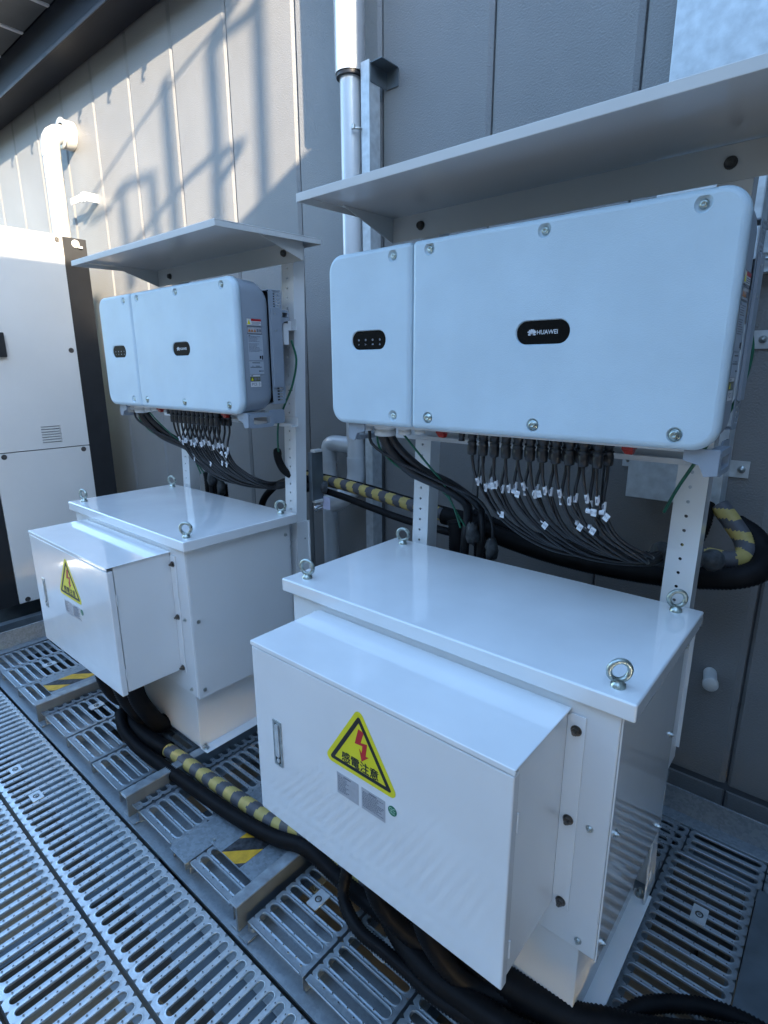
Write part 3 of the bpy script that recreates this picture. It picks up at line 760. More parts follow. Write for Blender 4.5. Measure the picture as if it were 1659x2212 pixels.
q.add(rg[-1], [tuple(range(n))]); q.build('casing', M['casing'], iv)
# heat sink block with vent grilles on the visible end
q = MB(); ve = []
for r_ in range(7):
    for c_ in range(3): ve.append(rrect(0.150 + 0.0125 * c_, 0.158 + 0.0125 * c_, 0.374 + 0.0085 * r_, 0.3785 + 0.0085 * r_, 0.0005, 1))
for r_ in range(5): ve.append(rrect(0.150, 0.176, 0.042 + 0.0105 * r_, 0.0475 + 0.0105 * r_, 0.0005, 1))
for r_ in range(20): ve.append(rrect(0.1785, 0.1835, 0.105 + 0.0125 * r_, 0.112 + 0.0125 * r_, 0.0005, 1))
plate(q, rrect(0.129, 0.188, 0.030, 0.433, 0.012, 4), ve, 'x', IW - 0.0055, IW - 0.0035)
q.box(0.03, IW - 0.006, 0.1305, 0.187, 0.4300, 0.4330); q.box(0.03, IW - 0.006, 0.1305, 0.187, 0.030, 0.033); q.build('vent_grille', M['casing'], iv)
q = MB()
for k in range(46): q.box(0.03 + 0.0215 * k, 0.0325 + 0.0215 * k, 0.132, 0.186, 0.036, 0.428)
q.build('heat_sink', M['ink'], iv)
q = MB(); q.prism(rrect(0.1335, 0.1800, 0.0905, 0.3715, 0.001, 1), 'x', IW - 0.0030, IW + 0.0035); q.build('side_plate', M['casing'], iv, 0.001)
q = MB(); q.cyl((IW + 0.0035, 0.15, 0.350), (IW + 0.0045, 0.15, 0.350), 0.0025, 8); q.cyl((IW + 0.0035, 0.15, 0.292), (IW + 0.0045, 0.15, 0.292), 0.0025, 8); q.build('screw', M['bolt'], iv)
# hanging bracket lug
q = MB(); plate(q, [(0.181, 0.330), (0.181, 0.368), (0.222, 0.366), (0.222, 0.330), (0.212, 0.330), (0.196, 0.325), (0.188, 0.310)], [rrect(0.190, 0.214, 0.341, 0.358, 0.002, 2)], 'x', IW - 0.030, IW - 0.004); q.build('hanging_lug', M['casing'], iv)
q = MB(); q.box(IW - 0.05, IW - 0.012, 0.200, 0.224, 0.245, 0.322); q.box(IW - 0.05, IW - 0.014, 0.224, 0.240, 0.297, 0.330); q.build('rail_bracket', M['whitesat'], iv, 0.001)
# carrying handles under both ends
def handle(x, sgn):
    q = MB(); x0, x1 = sorted((x, x - sgn * 0.022))
    plate(q, rrect(0.010, 0.122, -0.052, 0.000, 0.014, 5), [rrect(0.028, 0.105, -0.040, -0.014, 0.006, 4)], 'x', x0, x1)
    q.prism([(x - sgn * 0.064, 0.003), (x, 0.003), (x, -0.048), (x - sgn * 0.024, -0.052), (x - sgn * 0.034, -0.030), (x - sgn * 0.064, -0.022)], 'y', 0.004, 0.0095)
    q.prism(rrect(0.112, 0.186, -0.044, 0.008, 0.010, 4), 'x', x0 + 0.002, x0 + 0.006)
    q.cyl((x - sgn * 0.036, 0.0040, -0.016), (x - sgn * 0.036, 0.0030, -0.016), 0.0028, 8)
    q.build('carrying_handle', M['casing'], iv, 0.0015)
handle(IW + 0.004, 1); handle(0.052, -1)
q = MB(); q.box(0.06, IW - 0.05, 0.010, 0.125, -0.006, 0.0035); q.build('bottom_plate', M['pipegrey'], iv, 0.001)
# glands
for (x, y, r, h, c_) in ((0.150, 0.060, 0.0330, 0.030, 'plastic'), (0.085, 0.055, 0.0160, 0.018, 'plastic'), (0.228, 0.055, 0.0190, 0.022, 'plastic'), (0.282, 0.055, 0.0150, 0.016, 'plastic')):
    q = MB(); q.lathe((x, y, -0.006), (0, 0, -1), [(0, r), (h * .35, r), (h * .35, r * .90), (h * .45, r * .90), (h * .5, r * 1.0), (h, r * .97), (h + .002, r * .8), (h + .002, 0)], 24); q.build('cable_gland', M[c_], iv)
for x in (0.375, 0.862):
    q = MB(); q.box(x - 0.012, x + 0.012, 0.018, 0.050, -0.013, -0.0065); q.prism([(x - 0.014, -0.0135), (x + 0.012, -0.0135), (x + 0.009, -0.024), (x - 0.006, -0.023)], 'y', 0.024, 0.040); q.build('dc_switch', M['red'], iv, 0.001)
# plug connectors under the cover: eleven columns, two rows
q = MB(); cx = []
def plug(x, y, z):
    q = MB(); q.lathe((x, y, z), (0, 0, -1), [(0, 0.0120), (0.012, 0.0120), (0.013, 0.0098), (0.020, 0.0098), (0.021, 0.0128), (0.025, 0.0128), (0.026, 0.0108), (0.033, 0.0128), (0.053, 0.0122), (0.056, 0.0080), (0.056, 0)], 10)
    return q
pm = plug(0, 0, 0).mesh('plug_connector', M['conduct'])
for k in range(11):
    for r_ in range(2):
        x = 0.4690 + 0.0328 * k + (0.006 if r_ else 0); y = 0.034 + (0.048 if r_ else 0)
        o = bpy.data.objects.new('plug_connector', pm); COL.objects.link(o); o.parent = iv; o.location = Vector((x, y, -0.0065)) - wloc(iv); cx.append((x, y))
q = MB(); q.lathe((0.436, 0.034, -0.0065), (0, 0, -1), [(0, 0.009), (0.012, 0.009), (0.013, 0.0075), (0.022, 0.0085), (0.022, 0)], 10); q.build('spare_connector', M['conduct'], iv)
# stickers on the right-hand end
XS = IW - 0.0038
def lab(name, y0, y1, z0, z1, mt, parts):
    e = empty(name, (XS + 0.0062, y0, z0), parent=iv); X = IW - 0.0031
    q = MB(); q.box(X, X + 0.0006, y0, y1, z0, z1); q.build('paper', M[mt], e)
    for (nm, mt2, bx) in parts:
        q = MB()
        for b_ in bx:
            if len(b_) == 4: q.box(X + 0.0007, X + 0.0011, b_[0], b_[1], b_[2], b_[3])
            else: q.prism([(b_[0], b_[2]), (b_[1], b_[2]), ((b_[0] + b_[1]) / 2, b_[3])], 'x', X + 0.0007, X + 0.0011)
        q.build(nm, M[mt2], e)
    return e, X
lab('warning_label', 0.027, 0.091, 0.305, 0.329, 'paper', [('frame', 'greyprint', [(0.027, 0.091, 0.3278, 0.329), (0.027, 0.091, 0.305, 0.3062), (0.027, 0.0282, 0.3063, 0.3277), (0.0898, 0.091, 0.3063, 0.3277)]), ('red_band', 'signred', [(0.047, 0.0895, 0.3205, 0.3275)]), ('triangle', 'signyellow', [(0.0305, 0.0445, 0.309, 0.325, 3)]), ('print', 'greyprint', [(0.049, 0.086, 0.316, 0.3175), (0.049, 0.088, 0.3125, 0.3138), (0.049, 0.080, 0.309, 0.3103)])])
lab('hazard_label', 0.028, 0.091, 0.278, 0.3015, 'greylabel', [('frame', 'greyprint', [(0.028, 0.091, 0.3, 0.3015), (0.028, 0.091, 0.278, 0.2795), (0.028, 0.0295, 0.2796, 0.2999), (0.0895, 0.091, 0.2796, 0.2999)]), ('triangles', 'orange', [(0.032, 0.042, 0.284, 0.294, 3), (0.044, 0.054, 0.284, 0.294, 3), (0.056, 0.066, 0.284, 0.294, 3)]), ('print', 'greyprint', [(0.069, 0.077, 0.284, 0.294), (0.080, 0.087, 0.284, 0.294)])])
rnd = random.Random(5)
pr = []
for i in range(13):
    z = 0.268 - 0.0042 * i; y = 0.032
    if i == 5: continue
    while y < 0.032 + rnd.uniform(0.03, 0.05): d = rnd.uniform(0.003, 0.009); pr.append((y, y + d, z, z + 0.0016)); y += d + 0.0015
lab('rating_label', 0.029, 0.093, 0.187, 0.275, 'palelabel', [('print', 'greyprint', pr + [(0.033, 0.040, 0.268, 0.273)]), ('mark', 'ink', [(0.076, 0.083, 0.193, 0.203), (0.086, 0.0905, 0.19, 0.204)])])
lab('maker_label', 0.029, 0.092, 0.139, 0.184, 'palelabel', [('print', 'ink', [(0.042, 0.076, 0.1775, 0.1795), (0.041, 0.046, 0.1665, 0.168), (0.056, 0.074, 0.1665, 0.168), (0.033, 0.082, 0.1625, 0.1642), (0.070, 0.076, 0.148, 0.1515), (0.077, 0.090, 0.149, 0.1508)])])
lab('serial_label', 0.031, 0.073, 0.131, 0.137, 'paper', [('print', 'greyprint', [(0.034, 0.042, 0.1325, 0.1355)])])
lab('hazard_label', 0.030, 0.073, 0.1145, 0.1300, 'olive', [('triangle', 'signyellow', [(0.033, 0.043, 0.117, 0.1275, 3)]), ('print', 'greyprint', [(0.047, 0.057, 0.117, 0.127), (0.061, 0.070, 0.119, 0.127)])])
e, X = lab('number_label', 0.031, 0.076, 0.0945, 0.1130, 'paper', [])
q = MB(); text_mesh(q, 'PCS  3', 0.0135, (X + 0.0009, 0.0535, 0.1037), (0, 1, 0), (0, 0, 1), align='CENTER', bold=0.0002); q.build('lettering', M['greyprint'], e)
unit(iv, 'pale grey wall inverter with black name window, the larger nearer one on the right', 'pale grey wall inverter showing stickers on its slate grey end, farther left', 'inverter', 'inverters under rain hoods')

# ---- string cables from the plugs to the bundle
rnd = random.Random(11)
cab_pts = []
for i, (x, y) in enumerate(cx):
    k = i // 2; rear = i % 2; j = rnd.uniform(-0.005, 0.005)
    zt = -0.134 - 0.0015 * k + rnd.uniform(-0.014, 0.010)
    f = (0.935 - x) / 0.466
    xa = 0.4690 + 0.0328 * k + 0.010 + (0.006 if rear else -0.004) + rnd.uniform(-0.007, 0.007)
    A = (xa, 0.050 + (0.014 if rear else 0.0), zt)
    if f > 0.12:
        B = (xa + 0.022 + 0.035 * f, 0.085 + j, -0.215 - 0.020 * f + rnd.uniform(-.010, .010))
        C = (xa + 0.060 + 0.12 * f, 0.145 + j, -0.272 - 0.040 * f + j * 1.5)
        E_ = (min(xa + 0.13 + 0.22 * f, 0.87), 0.245 + j, -0.308 - 0.020 * f + j * 2)
        pts = [(x, y, -0.052), (x + (xa - x) * 0.3, y, -0.085), A, B, C, E_, (0.905, 0.315 + j, -0.312 + j * 2), (0.955, 0.345 + j, -0.318 + j * 2)]
    else:
        B = (xa + 0.015, 0.090, -0.215 + j); C = (xa + 0.035, 0.17, -0.268 + j)
        pts = [(x, y, -0.052), (x + (xa - x) * 0.3, y, -0.085), A, B, C, (0.905, 0.300, -0.300 + j), (0.955, 0.345 + j, -0.314 + j)]
    e = empty('string_cable', (x, y, -0.052))
    q = MB(); q.sweep(pts, 0.0042, 8, 0.018); q.build('sheath', M['black'], e)
    d = (Vector(A) - Vector(pts[1])).normalized(); q = MB(); c = Vector(A)
    q.cyl(c - d * 0.0115, c + d * 0.0105, 0.0052, 10); s_ = q.build('number_sleeve', M['paper'], e)
    q = MB(); q.box(c.x - 0.0015, c.x + 0.0015, c.y - 0.0064, c.y - 0.0057, c.z - 0.005, c.z + 0.006); q.build('print', M['greyprint'], s_)
    if rear and k not in (2, 6):
        low = k in (0, 4, 7, 8); P = Vector(B) if low else c - Vector((0, 0.008, 0.012))
        if low: P = Vector(A).lerp(Vector(B), 0.85)
        an = rnd.uniform(-0.6, 0.35); ux = Vector((math.cos(an), -0.25, math.sin(an))).normalized(); uz = ux.cross(Vector((0, 1, 0))).normalized()
        if uz.z < 0: uz = -uz
        O = P + ux * 0.009 - Vector((0, 0.006, 0)); wy = ux.cross(uz)
        q = MB(); vs = [O + ux * a + uz * b_ + wy * c_ for a in (0, 0.0140) for b_ in (-0.0085, 0.0085) for c_ in (0, 0.0008)]
        q.add(vs, [(0, 1, 3, 2), (4, 6, 7, 5), (0, 4, 5, 1), (2, 3, 7, 6), (0, 2, 6, 4), (1, 5, 7, 3)]); q.cyl(P - Vector((0.006, 0, 0)), P + Vector((0.006, 0, 0)), 0.0062, 8); t_ = q.build('flag_tag', M['paper'], e)
        q = MB(); nrm = -wy if wy.y > 0 else wy
        text_mesh(q, 'D%d' % (k + 1), 0.0085, O + ux * 0.0075 + nrm * (0.0012), ux, uz, align='CENTER'); q.build('lettering', M['greyprint'], t_)
    nth = ('first', 'second', 'third', 'fourth', 'fifth', 'sixth', 'seventh', 'eighth', 'ninth', 'tenth', 'eleventh')[k]
    lb = 'black string cable on the %s plug from the left, %s row, %%s inverter' % (nth, 'rear' if rear else 'front')
    roots.append((e, lb % 'farther')); tag(e, lb % 'nearer', 'cable', 'string cables of the nearer inverter')
# thick sleeve of the bundle end, sealed with putty
q = MB(); q.sweep([(0.870, 0.305, -0.318), (0.905, 0.330, -0.322), (0.95, 0.36, -0.33), (1.0, 0.42, -0.34)], 0.030, 16, 0.012, fn=lambda d: 0.026 + 0.006 * math.sin(d * 90) + 0.004 * math.sin(d * 37))
o = q.build('cable_sleeve', M['putty']); 
tag(o, 'dark crumpled sealing sleeve round the cable bundle behind the right post of the nearer inverter', 'cable sleeve', 'sealing sleeves'); roots.append((o, 'dark crumpled sealing sleeve round the cable bundle behind the right post of the farther inverter'))
# power cables from the big gland
for (pts, r, nm) in (([(0.143, 0.055, -0.035), (0.158, 0.075, -0.085), (0.205, 0.12, -0.150), (0.275, 0.19, -0.200), (0.312, 0.26, -0.255), (0.300, 0.30, -0.320), (0.285, 0.31, -0.40), (0.280, 0.31, -0.7)], 0.0155, 'thick black power cable curving from the large gland of the %s inverter'),
                 ([(0.160, 0.070, -0.035), (0.182, 0.09, -0.080), (0.235, 0.14, -0.145), (0.300, 0.20, -0.190), (0.350, 0.27, -0.260), (0.345, 0.31, -0.340), (0.335, 0.32, -0.7)], 0.0125, 'second black power cable lying over the thick one from the %s inverter'),
                 ([(0.090, 0.055, -0.020), (0.105, 0.05, -0.065), (0.165, 0.07, -0.105), (0.225, 0.11, -0.140), (0.300, 0.17, -0.185), (0.372, 0.23, -0.230), (0.402, 0.27, -0.300), (0.400, 0.29, -0.365)], 0.0048, 'thin black control cable looping out to the right below the %s inverter')):
    q = MB(); q.sweep(pts, r, 12, 0.015); o = q.build('power_cable', M['black']); tag(o, nm % 'nearer', 'cable', 'power cables of the inverters'); roots.append((o, nm % 'farther'))
for pts, nm in (([(0.225, 0.055, -0.030), (0.250, 0.075, -0.070), (0.275, 0.12, -0.130), (0.285, 0.18, -0.190), (0.290, 0.22, -0.260), (0.320, 0.25, -0.330)], 'green earth wire crossing in front of the left post of the %s inverter'),
            ([(0.120, 0.055, -0.030), (0.130, 0.06, -0.080), (0.180, 0.09, -0.135), (0.235, 0.14, -0.165), (0.285, 0.21, -0.24), (0.310, 0.24, -0.335)], 'green earth wire tucked behind the power cables of the %s inverter')):
    q = MB(); q.sweep(pts, 0.0032, 8, 0.015); o = q.build('earth_wire', M['green']); tag(o, nm % 'nearer', 'wire', 'green earth wires'); roots.append((o, nm % 'farther'))
for (x, y, z, nm) in ((0.325, 0.285, -0.355, 'dark putty lump sealing the conduit mouth behind the %s cabinet'), (0.395, 0.290, -0.395, 'smaller dark putty lump hanging at the end of the thin cable behind the %s cabinet')):
    q = MB(); q.lathe((x, y, z + 0.03), (0.1, 0, -1), [(0, 0.008), (0.01, 0.014), (0.025, 0.019), (0.045, 0.021), (0.065, 0.017), (0.075, 0.0)], 14)
    for i in range(len(q.v)): q.v[i] = tuple(Vector(q.v[i]) + Vector((rnd.uniform(-.0045, .0045), rnd.uniform(-.0045, .0045), rnd.uniform(-.0045, .0045))))
    o = q.build('putty_seal', M['putty']); tag(o, nm % 'nearer', 'putty seal', 'putty seals on conduits'); roots.append((o, nm % 'farther'))
def rib(r, pitch=0.0085, a=0.09):
    a = min(a, 0.0016 / r)
    return lambda d: r * (1 + a * (1 if (d / pitch) % 1 < 0.5 else -1))
for (pts, r, nm) in (([(0.235, 0.33, -0.345), (0.245, 0.33, -0.45), (0.250, 0.33, -1.0)], 0.030, 'black corrugated conduit rising behind the %s cabinet next to its left post'),
                 ([(0.335, 0.335, -0.40), (0.338, 0.335, -0.5), (0.34, 0.335, -1.0)], 0.027, 'black corrugated conduit rising behind the %s cabinet below the putty lump')):
    q = MB(); q.sweep(pts, r, 14, 0.00425, fn=rib(r)); o = q.build('corrugated_conduit', M['blackmat']); tag(o, nm % 'nearer', 'conduit', 'corrugated conduits behind the cabinets'); roots.append((o, nm % 'farther'))
# earth wire at the right-hand end of the inverter
pts = [(1.014, 0.243, 0.262), (1.030, 0.250, 0.19), (1.020, 0.235, 0.10), (0.990, 0.215, 0.02), (0.960, 0.205, -0.05), (0.925, 0.225, -0.12), (0.895, 0.25, -0.19)]
q = MB(); q.sweep(pts, 0.0042, 8, 0.015); o = q.build('earth_wire', M['green']); tag(o, 'green earth wire at the right-hand end of the nearer inverter, by its right post', 'wire', 'green earth wires'); roots.append((o, 'green earth wire bowing down the right-hand end of the farther inverter'))
q = MB(); q.sweep([(0.888, 0.248, -0.185), (0.895, 0.25, -0.215), (0.915, 0.262, -0.255), (0.945, 0.30, -0.285), (0.97, 0.36, -0.30)], 0.0165, 14, 0.01); q.lathe((0.888, 0.248, -0.160), (0.1, 0, -1), [(0, .006), (.006, .015), (.02, .0178), (.03, .017)], 14)
far_only = q.build('short_conduit', M['blackmat']); far_only.location.x += DX
tag(far_only, 'short black conduit stub receiving the green earth wire beside the farther right post', 'conduit')
q = MB(); q.sweep([(0.985, 0.262, 0.075), (0.997, 0.232, 0.076), (1.012, 0.228, 0.074)], 0.0015, 6, 0.01); o = q.build('cable_tie', M['ink']); tag(o, 'black cable tie holding the green wire at the nearer right post', 'cable tie', 'cable ties on the posts'); roots.append((o, 'black cable tie holding the green wire at the farther right post'))

for (o, far) in roots:
    c = copy_tree(o, None, (DX, 0, 0)); c['label'] = far
    if o.get('group') == 'string cables of the nearer inverter': c['group'] = 'string cables of the farther inverter'
# ---- hoses behind the stands
def tube(name, pts, r, label, cat, group=None, mt='blackmat', ribbed=False, n=14, step=0.015):
    q = MB()
    if ribbed: q.sweep(pts, r, n, 0.0045, fn=rib(r, 0.009))
    else: q.sweep(pts, r, n, step)
    return tag(q.build(name, M[mt]), label, cat, group)
def tiger(name, pts, r, label, group=None, pitch=0.072, ph=0.0, slant=0.35):
    q = MB(); q.sweep(pts, r, 20, 0.006, mfn=lambda d, k: 0 if ((d / pitch + ph + slant * math.sin(2 * math.pi * k)) % 1) < 0.5 else 1)
    return tag(q.build(name, [M['tapey'], M['tapeg']]), label, 'wrapped hose', group)
GH = 'hoses run behind the stands'
tiger('wrapped_hose', [(-0.66, 0.455, -0.318), (-0.43, 0.46, -0.326), (-0.246, 0.46, -0.341), (-0.059, 0.46, -0.359), (0.09, 0.46, -0.372), (0.16, 0.46, -0.380)], 0.0255, 'hose wrapped in yellow and grey striped tape crossing between the two stands', GH, slant=0.3)
tube('black_hose', [(-0.66, 0.435, -0.352), (-0.43, 0.43, -0.367), (-0.247, 0.43, -0.392), (-0.058, 0.43, -0.415), (0.16, 0.44, -0.430)], 0.0145, 'smooth black hose strapped below the striped hose between the stands', 'hose', GH)
tube('black_hose', [(-0.68, 0.45, -0.290), (-0.43, 0.462, -0.303), (-0.246, 0.462, -0.315), (-0.059, 0.462, -0.334), (0.16, 0.465, -0.352)], 0.0055, 'thin black cable lying along the top of the striped hose', 'cable', GH, n=8)
tube('corrugated_conduit', [(0.10, 0.455, -0.375), (0.18, 0.46, -0.378), (0.258, 0.46, -0.396), (0.369, 0.46, -0.417), (0.506, 0.46, -0.433), (0.659, 0.46, -0.438), (0.861, 0.46, -0.428), (0.989, 0.46, -0.405), (1.05, 0.465, -0.388), (1.088, 0.50, -0.368), (1.085, 0.56, -0.345), (1.05, 0.61, -0.31), (1.0, 0.64, -0.29)], 0.031, 'thick black corrugated conduit sagging behind the nearer inverter and round its right post', 'conduit', GH, ribbed=True, n=18)
tube('corrugated_conduit', [(0.20, 0.50, -0.36), (0.35, 0.50, -0.392), (0.50, 0.50, -0.405), (0.66, 0.50, -0.405), (0.86, 0.50, -0.39), (0.94, 0.5, -0.375)], 0.018, 'slimmer black corrugated conduit tucked above the thick one behind the nearer cabinet', 'conduit', GH, ribbed=True)
tiger('wrapped_hose', [(0.90, 0.47, -0.352), (0.955, 0.48, -0.352), (1.01, 0.50, -0.358), (1.045, 0.535, -0.352), (1.035, 0.575, -0.32), (0.995, 0.60, -0.275), (0.955, 0.62, -0.235)], 0.026, 'striped yellow and grey wrapped hose bending up to the metal wall duct', GH, pitch=0.075)
tube('corrugated_conduit', [(0.86, 0.53, -0.40), (0.91, 0.55, -0.345), (0.925, 0.58, -0.29), (0.92, 0.62, -0.235)], 0.022, 'short black corrugated conduit dropping from the metal wall duct', 'conduit', GH, ribbed=True)
for (pts, far_) in (([(-0.70, 0.44, -0.345), (-0.78, 0.43, -0.352), (-0.86, 0.42, -0.395), (-0.93, 0.41, -0.47), (-0.97, 0.41, -0.60)], 0),):
    tube('black_hose', pts, 0.0165, 'smooth black hose arching down behind the farther cabinet', 'hose', GH)
tiger('wrapped_hose', [(-0.50, 0.40, -0.318), (-0.58, 0.44, -0.316), (-0.66, 0.455, -0.318)], 0.0255, 'end of the striped hose emerging behind the farther right post', GH)

# ---- hoses along the floor
GF = 'hoses on the grating floor'
zf = ZP + 0.036
tiger('wrapped_hose', [(-0.66, -0.336, ZP + 0.036), (-0.566, -0.325, ZP + 0.034), (-0.367, -0.318, ZP + 0.034), (-0.184, -0.309, ZP + 0.040), (-0.026, -0.298, ZP + 0.042), (0.117, -0.288, ZB + 0.036), (0.26, -0.275, ZP + 0.05), (0.45, -0.262, ZP + 0.036), (0.7, -0.25, ZP + 0.036)], 0.0255, 'hose wrapped in yellow and grey striped tape lying on the grating between the cabinets', GF, pitch=0.082, slant=0.22)
tube('corrugated_conduit', [(-1.10, -0.27, ZP + 0.06), (-1.0, -0.32, ZP + 0.05), (-0.90, -0.345, ZP + 0.042), (-0.78, -0.347, ZP + 0.036), (-0.64, -0.333, ZP + 0.035)], 0.0305, 'black corrugated conduit that runs into the striped hose beside the farther box', 'conduit', GF, ribbed=True, n=18)
tube('corrugated_conduit', [(-0.97, -0.36, ZP + 0.075), (-0.88, -0.392, ZP + 0.05), (-0.749, -0.397, ZP + 0.030), (-0.577, -0.388, ZP + 0.026), (-0.329, -0.372, ZP + 0.026), (-0.132, -0.360, ZP + 0.034), (0.03, -0.338, ZP + 0.045), (0.15, -0.320, ZB + 0.026), (0.30, -0.31, ZP + 0.04), (0.5, -0.305, ZP + 0.03), (0.75, -0.30, ZP + 0.03)], 0.0225, 'black corrugated conduit lying in front of the striped hose on the grating', 'conduit', GF, ribbed=True)
# conduits dropping out of the boxes
k = 0
for d, who in ((0, 'nearer'), (DX, 'farther')):
    xs = ((0.470, -0.390, 0.024), (0.545, -0.365, 0.026), (0.620, -0.385, 0.025), (0.700, -0.365, 0.026), (0.40, -0.35, 0.022))
    words = ('left of the middle', 'in the middle', 'right of the middle', 'nearest the right end', 'nearest the left end')
    for j, (x, y, r) in enumerate(xs):
        if not d and j in (1, 3): continue
        xx = x + d; e = 0.10 + 0.03 * j
        if d: pts = [(xx, y, JZ0 + 0.02), (xx + 0.005, y - 0.005, JZ0 - 0.06), (xx + 0.01, y, JZ0 - 0.14), (xx + 0.02, y + 0.03, JZ0 - 0.22), (xx + 0.01, y + 0.08, JZ0 - 0.275 - 0.01 * j), (xx - 0.03, y + 0.14, ZP + 0.05), (xx - 0.06, y + 0.24, ZP + 0.035)]
        else: pts = [(xx, y, JZ0 + 0.02), (xx + 0.002, y + 0.002, JZ0 - 0.08), (xx + 0.03, y + 0.01, JZ0 - 0.19), (xx + 0.10, y + 0.04, JZ0 - 0.265 - 0.008 * j), (xx + 0.20, y + 0.09, ZP + 0.060), (xx + 0.34, y + 0.15, ZP + 0.050)]
        tube('corrugated_conduit', pts, r * (1.25 if d else 0.95), 'black corrugated conduit curling out of the bottom of the %s box, %s' % (who, words[j]), 'conduit', 'conduits below the junction boxes', ribbed=True)
tube('corrugated_conduit', [(0.44, -0.30, JZ0 + 0.0), (0.36, -0.315, -1.12), (0.335, -0.335, -1.215), (0.355, -0.365, -1.262), (0.437, -0.394, -1.272), (0.519, -0.392, -1.275), (0.60, -0.390, -1.28), (0.70, -0.392, -1.28), (0.85, -0.36, -1.28), (1.0, -0.30, -1.28)], 0.0165, 'slim black corrugated conduit looping forward from under the nearer box', 'conduit', GF, ribbed=True)
tube('corrugated_conduit', [(0.40, -0.27, -1.15), (0.469, -0.315, -1.24), (0.562, -0.350, -1.262), (0.647, -0.366, -1.265), (0.735, -0.362, -1.265), (0.88, -0.345, -1.262), (1.05, -0.30, -1.262), (1.3, -0.24, -1.262)], 0.030, 'thick black corrugated conduit under the front edge of the nearer box', 'conduit', GF, ribbed=True, n=16)
tube('corrugated_conduit', [(0.66, -0.30, -1.20), (0.75, -0.285, -1.235), (0.829, -0.275, -1.248), (0.953, -0.250, -1.250), (1.013, -0.218, -1.250), (1.087, -0.178, -1.252), (1.17, -0.120, -1.255), (1.293, -0.030, -1.258), (1.5, 0.08, -1.26)], 0.036, 'thickest black corrugated conduit sweeping right across the nearer cabinet foot', 'conduit', GF, ribbed=True, n=20)
tube('corrugated_conduit', [(0.70, -0.36, -1.27), (0.85, -0.35, -1.278), (1.0, -0.31, -1.280), (1.12, -0.23, -1.282), (1.3, -0.12, -1.284), (1.5, -0.0, -1.285)], 0.032, 'black corrugated conduit below the thickest one at the bottom right', 'conduit', GF, ribbed=True, n=18)
tube('corrugated_conduit', [(0.99, -0.215, -1.300), (1.024, -0.171, -1.277), (1.054, -0.121, -1.268), (1.087, -0.082, -1.266), (1.135, -0.040, -1.268), (1.186, -0.006, -1.272), (1.237, 0.016, -1.278), (1.30, 0.03, -1.286), (1.45, 0.05, -1.295)], 0.0175, 'slim black corrugated conduit arching over the grating at the bottom right', 'conduit', GF, ribbed=True)

# ================================================================== THINGS ON THE WALL
# downpipe, its insulated upper sleeve, bends and drain branch
dp = empty('drain_pipe', (-0.57, 0.70, 0))
xd, yd2 = -0.573, 0.700
q = MB(); q.cyl((xd, yd2, 1.31), (xd, yd2, 3.2), 0.0610, 36); q.build('insulated_sleeve', M['lagging'], dp)
q = MB(); q.cyl((xd, yd2, 1.296), (xd, yd2, 1.312), 0.0565, 32); q.build('sleeve_lip', M['black'], dp)
q = MB(); q.cyl((xd, yd2, -0.30), (xd, yd2, 1.34), 0.0425, 32); q.cyl((xd, yd2, -0.155), (xd, yd2, 0.02), 0.0455, 32); q.build('main_pipe', M['pipegrey'], dp)
q = MB(); q.sweep([(xd, yd2, -0.25), (xd, yd2, -0.34), (xd - 0.012, yd2 - 0.02, -0.40), (xd - 0.05, yd2 - 0.06, -0.45), (xd - 0.095, yd2 - 0.095, -0.475)], 0.0460, 24, 0.015); q.build('pipe_bend', M['pipegrey'], dp)
q = MB(); q.sweep([(xd, yd2, -0.195), (xd - 0.10, yd2, -0.195), (-0.710, yd2, -0.195), (-0.752, yd2, -0.208), (-0.7595, yd2, -0.250), (-0.7595, yd2, -0.33)], 0.0385, 24, 0.012)
q.cyl((-0.7595, yd2, -0.30), (-0.7595, yd2, -1.36), 0.0385, 24); q.cyl((-0.7595, yd2, -0.215 - 0.07), (-0.7595, yd2, -0.30), 0.0415, 24); q.build('drain_branch', M['pipegrey'], dp)
tag(dp, 'grey drain pipe with bright insulated upper sleeve running down the wall between the inverters', 'pipe')
# small chrome tap at the end of the bend
cv2 = empty('chrome_tap', (xd - 0.11, 0.59, -0.49))
a = Vector((xd - 0.100, yd2 - 0.100, -0.478)); t = Vector((-0.55, -0.62, -0.28)).normalized()
q = MB(); q.lathe(a - t * 0.01, t, [(0, 0.040), (0.004, 0.040), (0.010, 0.032), (0.016, 0.026), (0.018, 0.012), (0.03, 0.012)], 24); q.build('flange', M['chrome'], cv2)
q = MB(); c = a + t * 0.03; q.cyl(c - t * .01, c + t * 0.020, 0.011, 14); q.cyl(c + Vector((0, 0, -0.012)), c + Vector((0, 0, 0.075)), 0.0085, 14); q.cyl(c + Vector((-0.03, -0.008, -0.004)), c + Vector((0.03, 0.008, 0.004)), 0.0085, 14); q.cyl(c + Vector((0, 0, 0.06)), c + Vector((0, 0, 0.085)), 0.0115, 14)
q.lathe(c + t * 0.02, t, [(0, .011), (.006, .016), (.014, .016), (.02, .008), (.02, 0)], 14); q.build('valve_body', M['chrome'], cv2)
tag(cv2, 'small chrome tap on the bend at the foot of the drain pipe', 'tap')
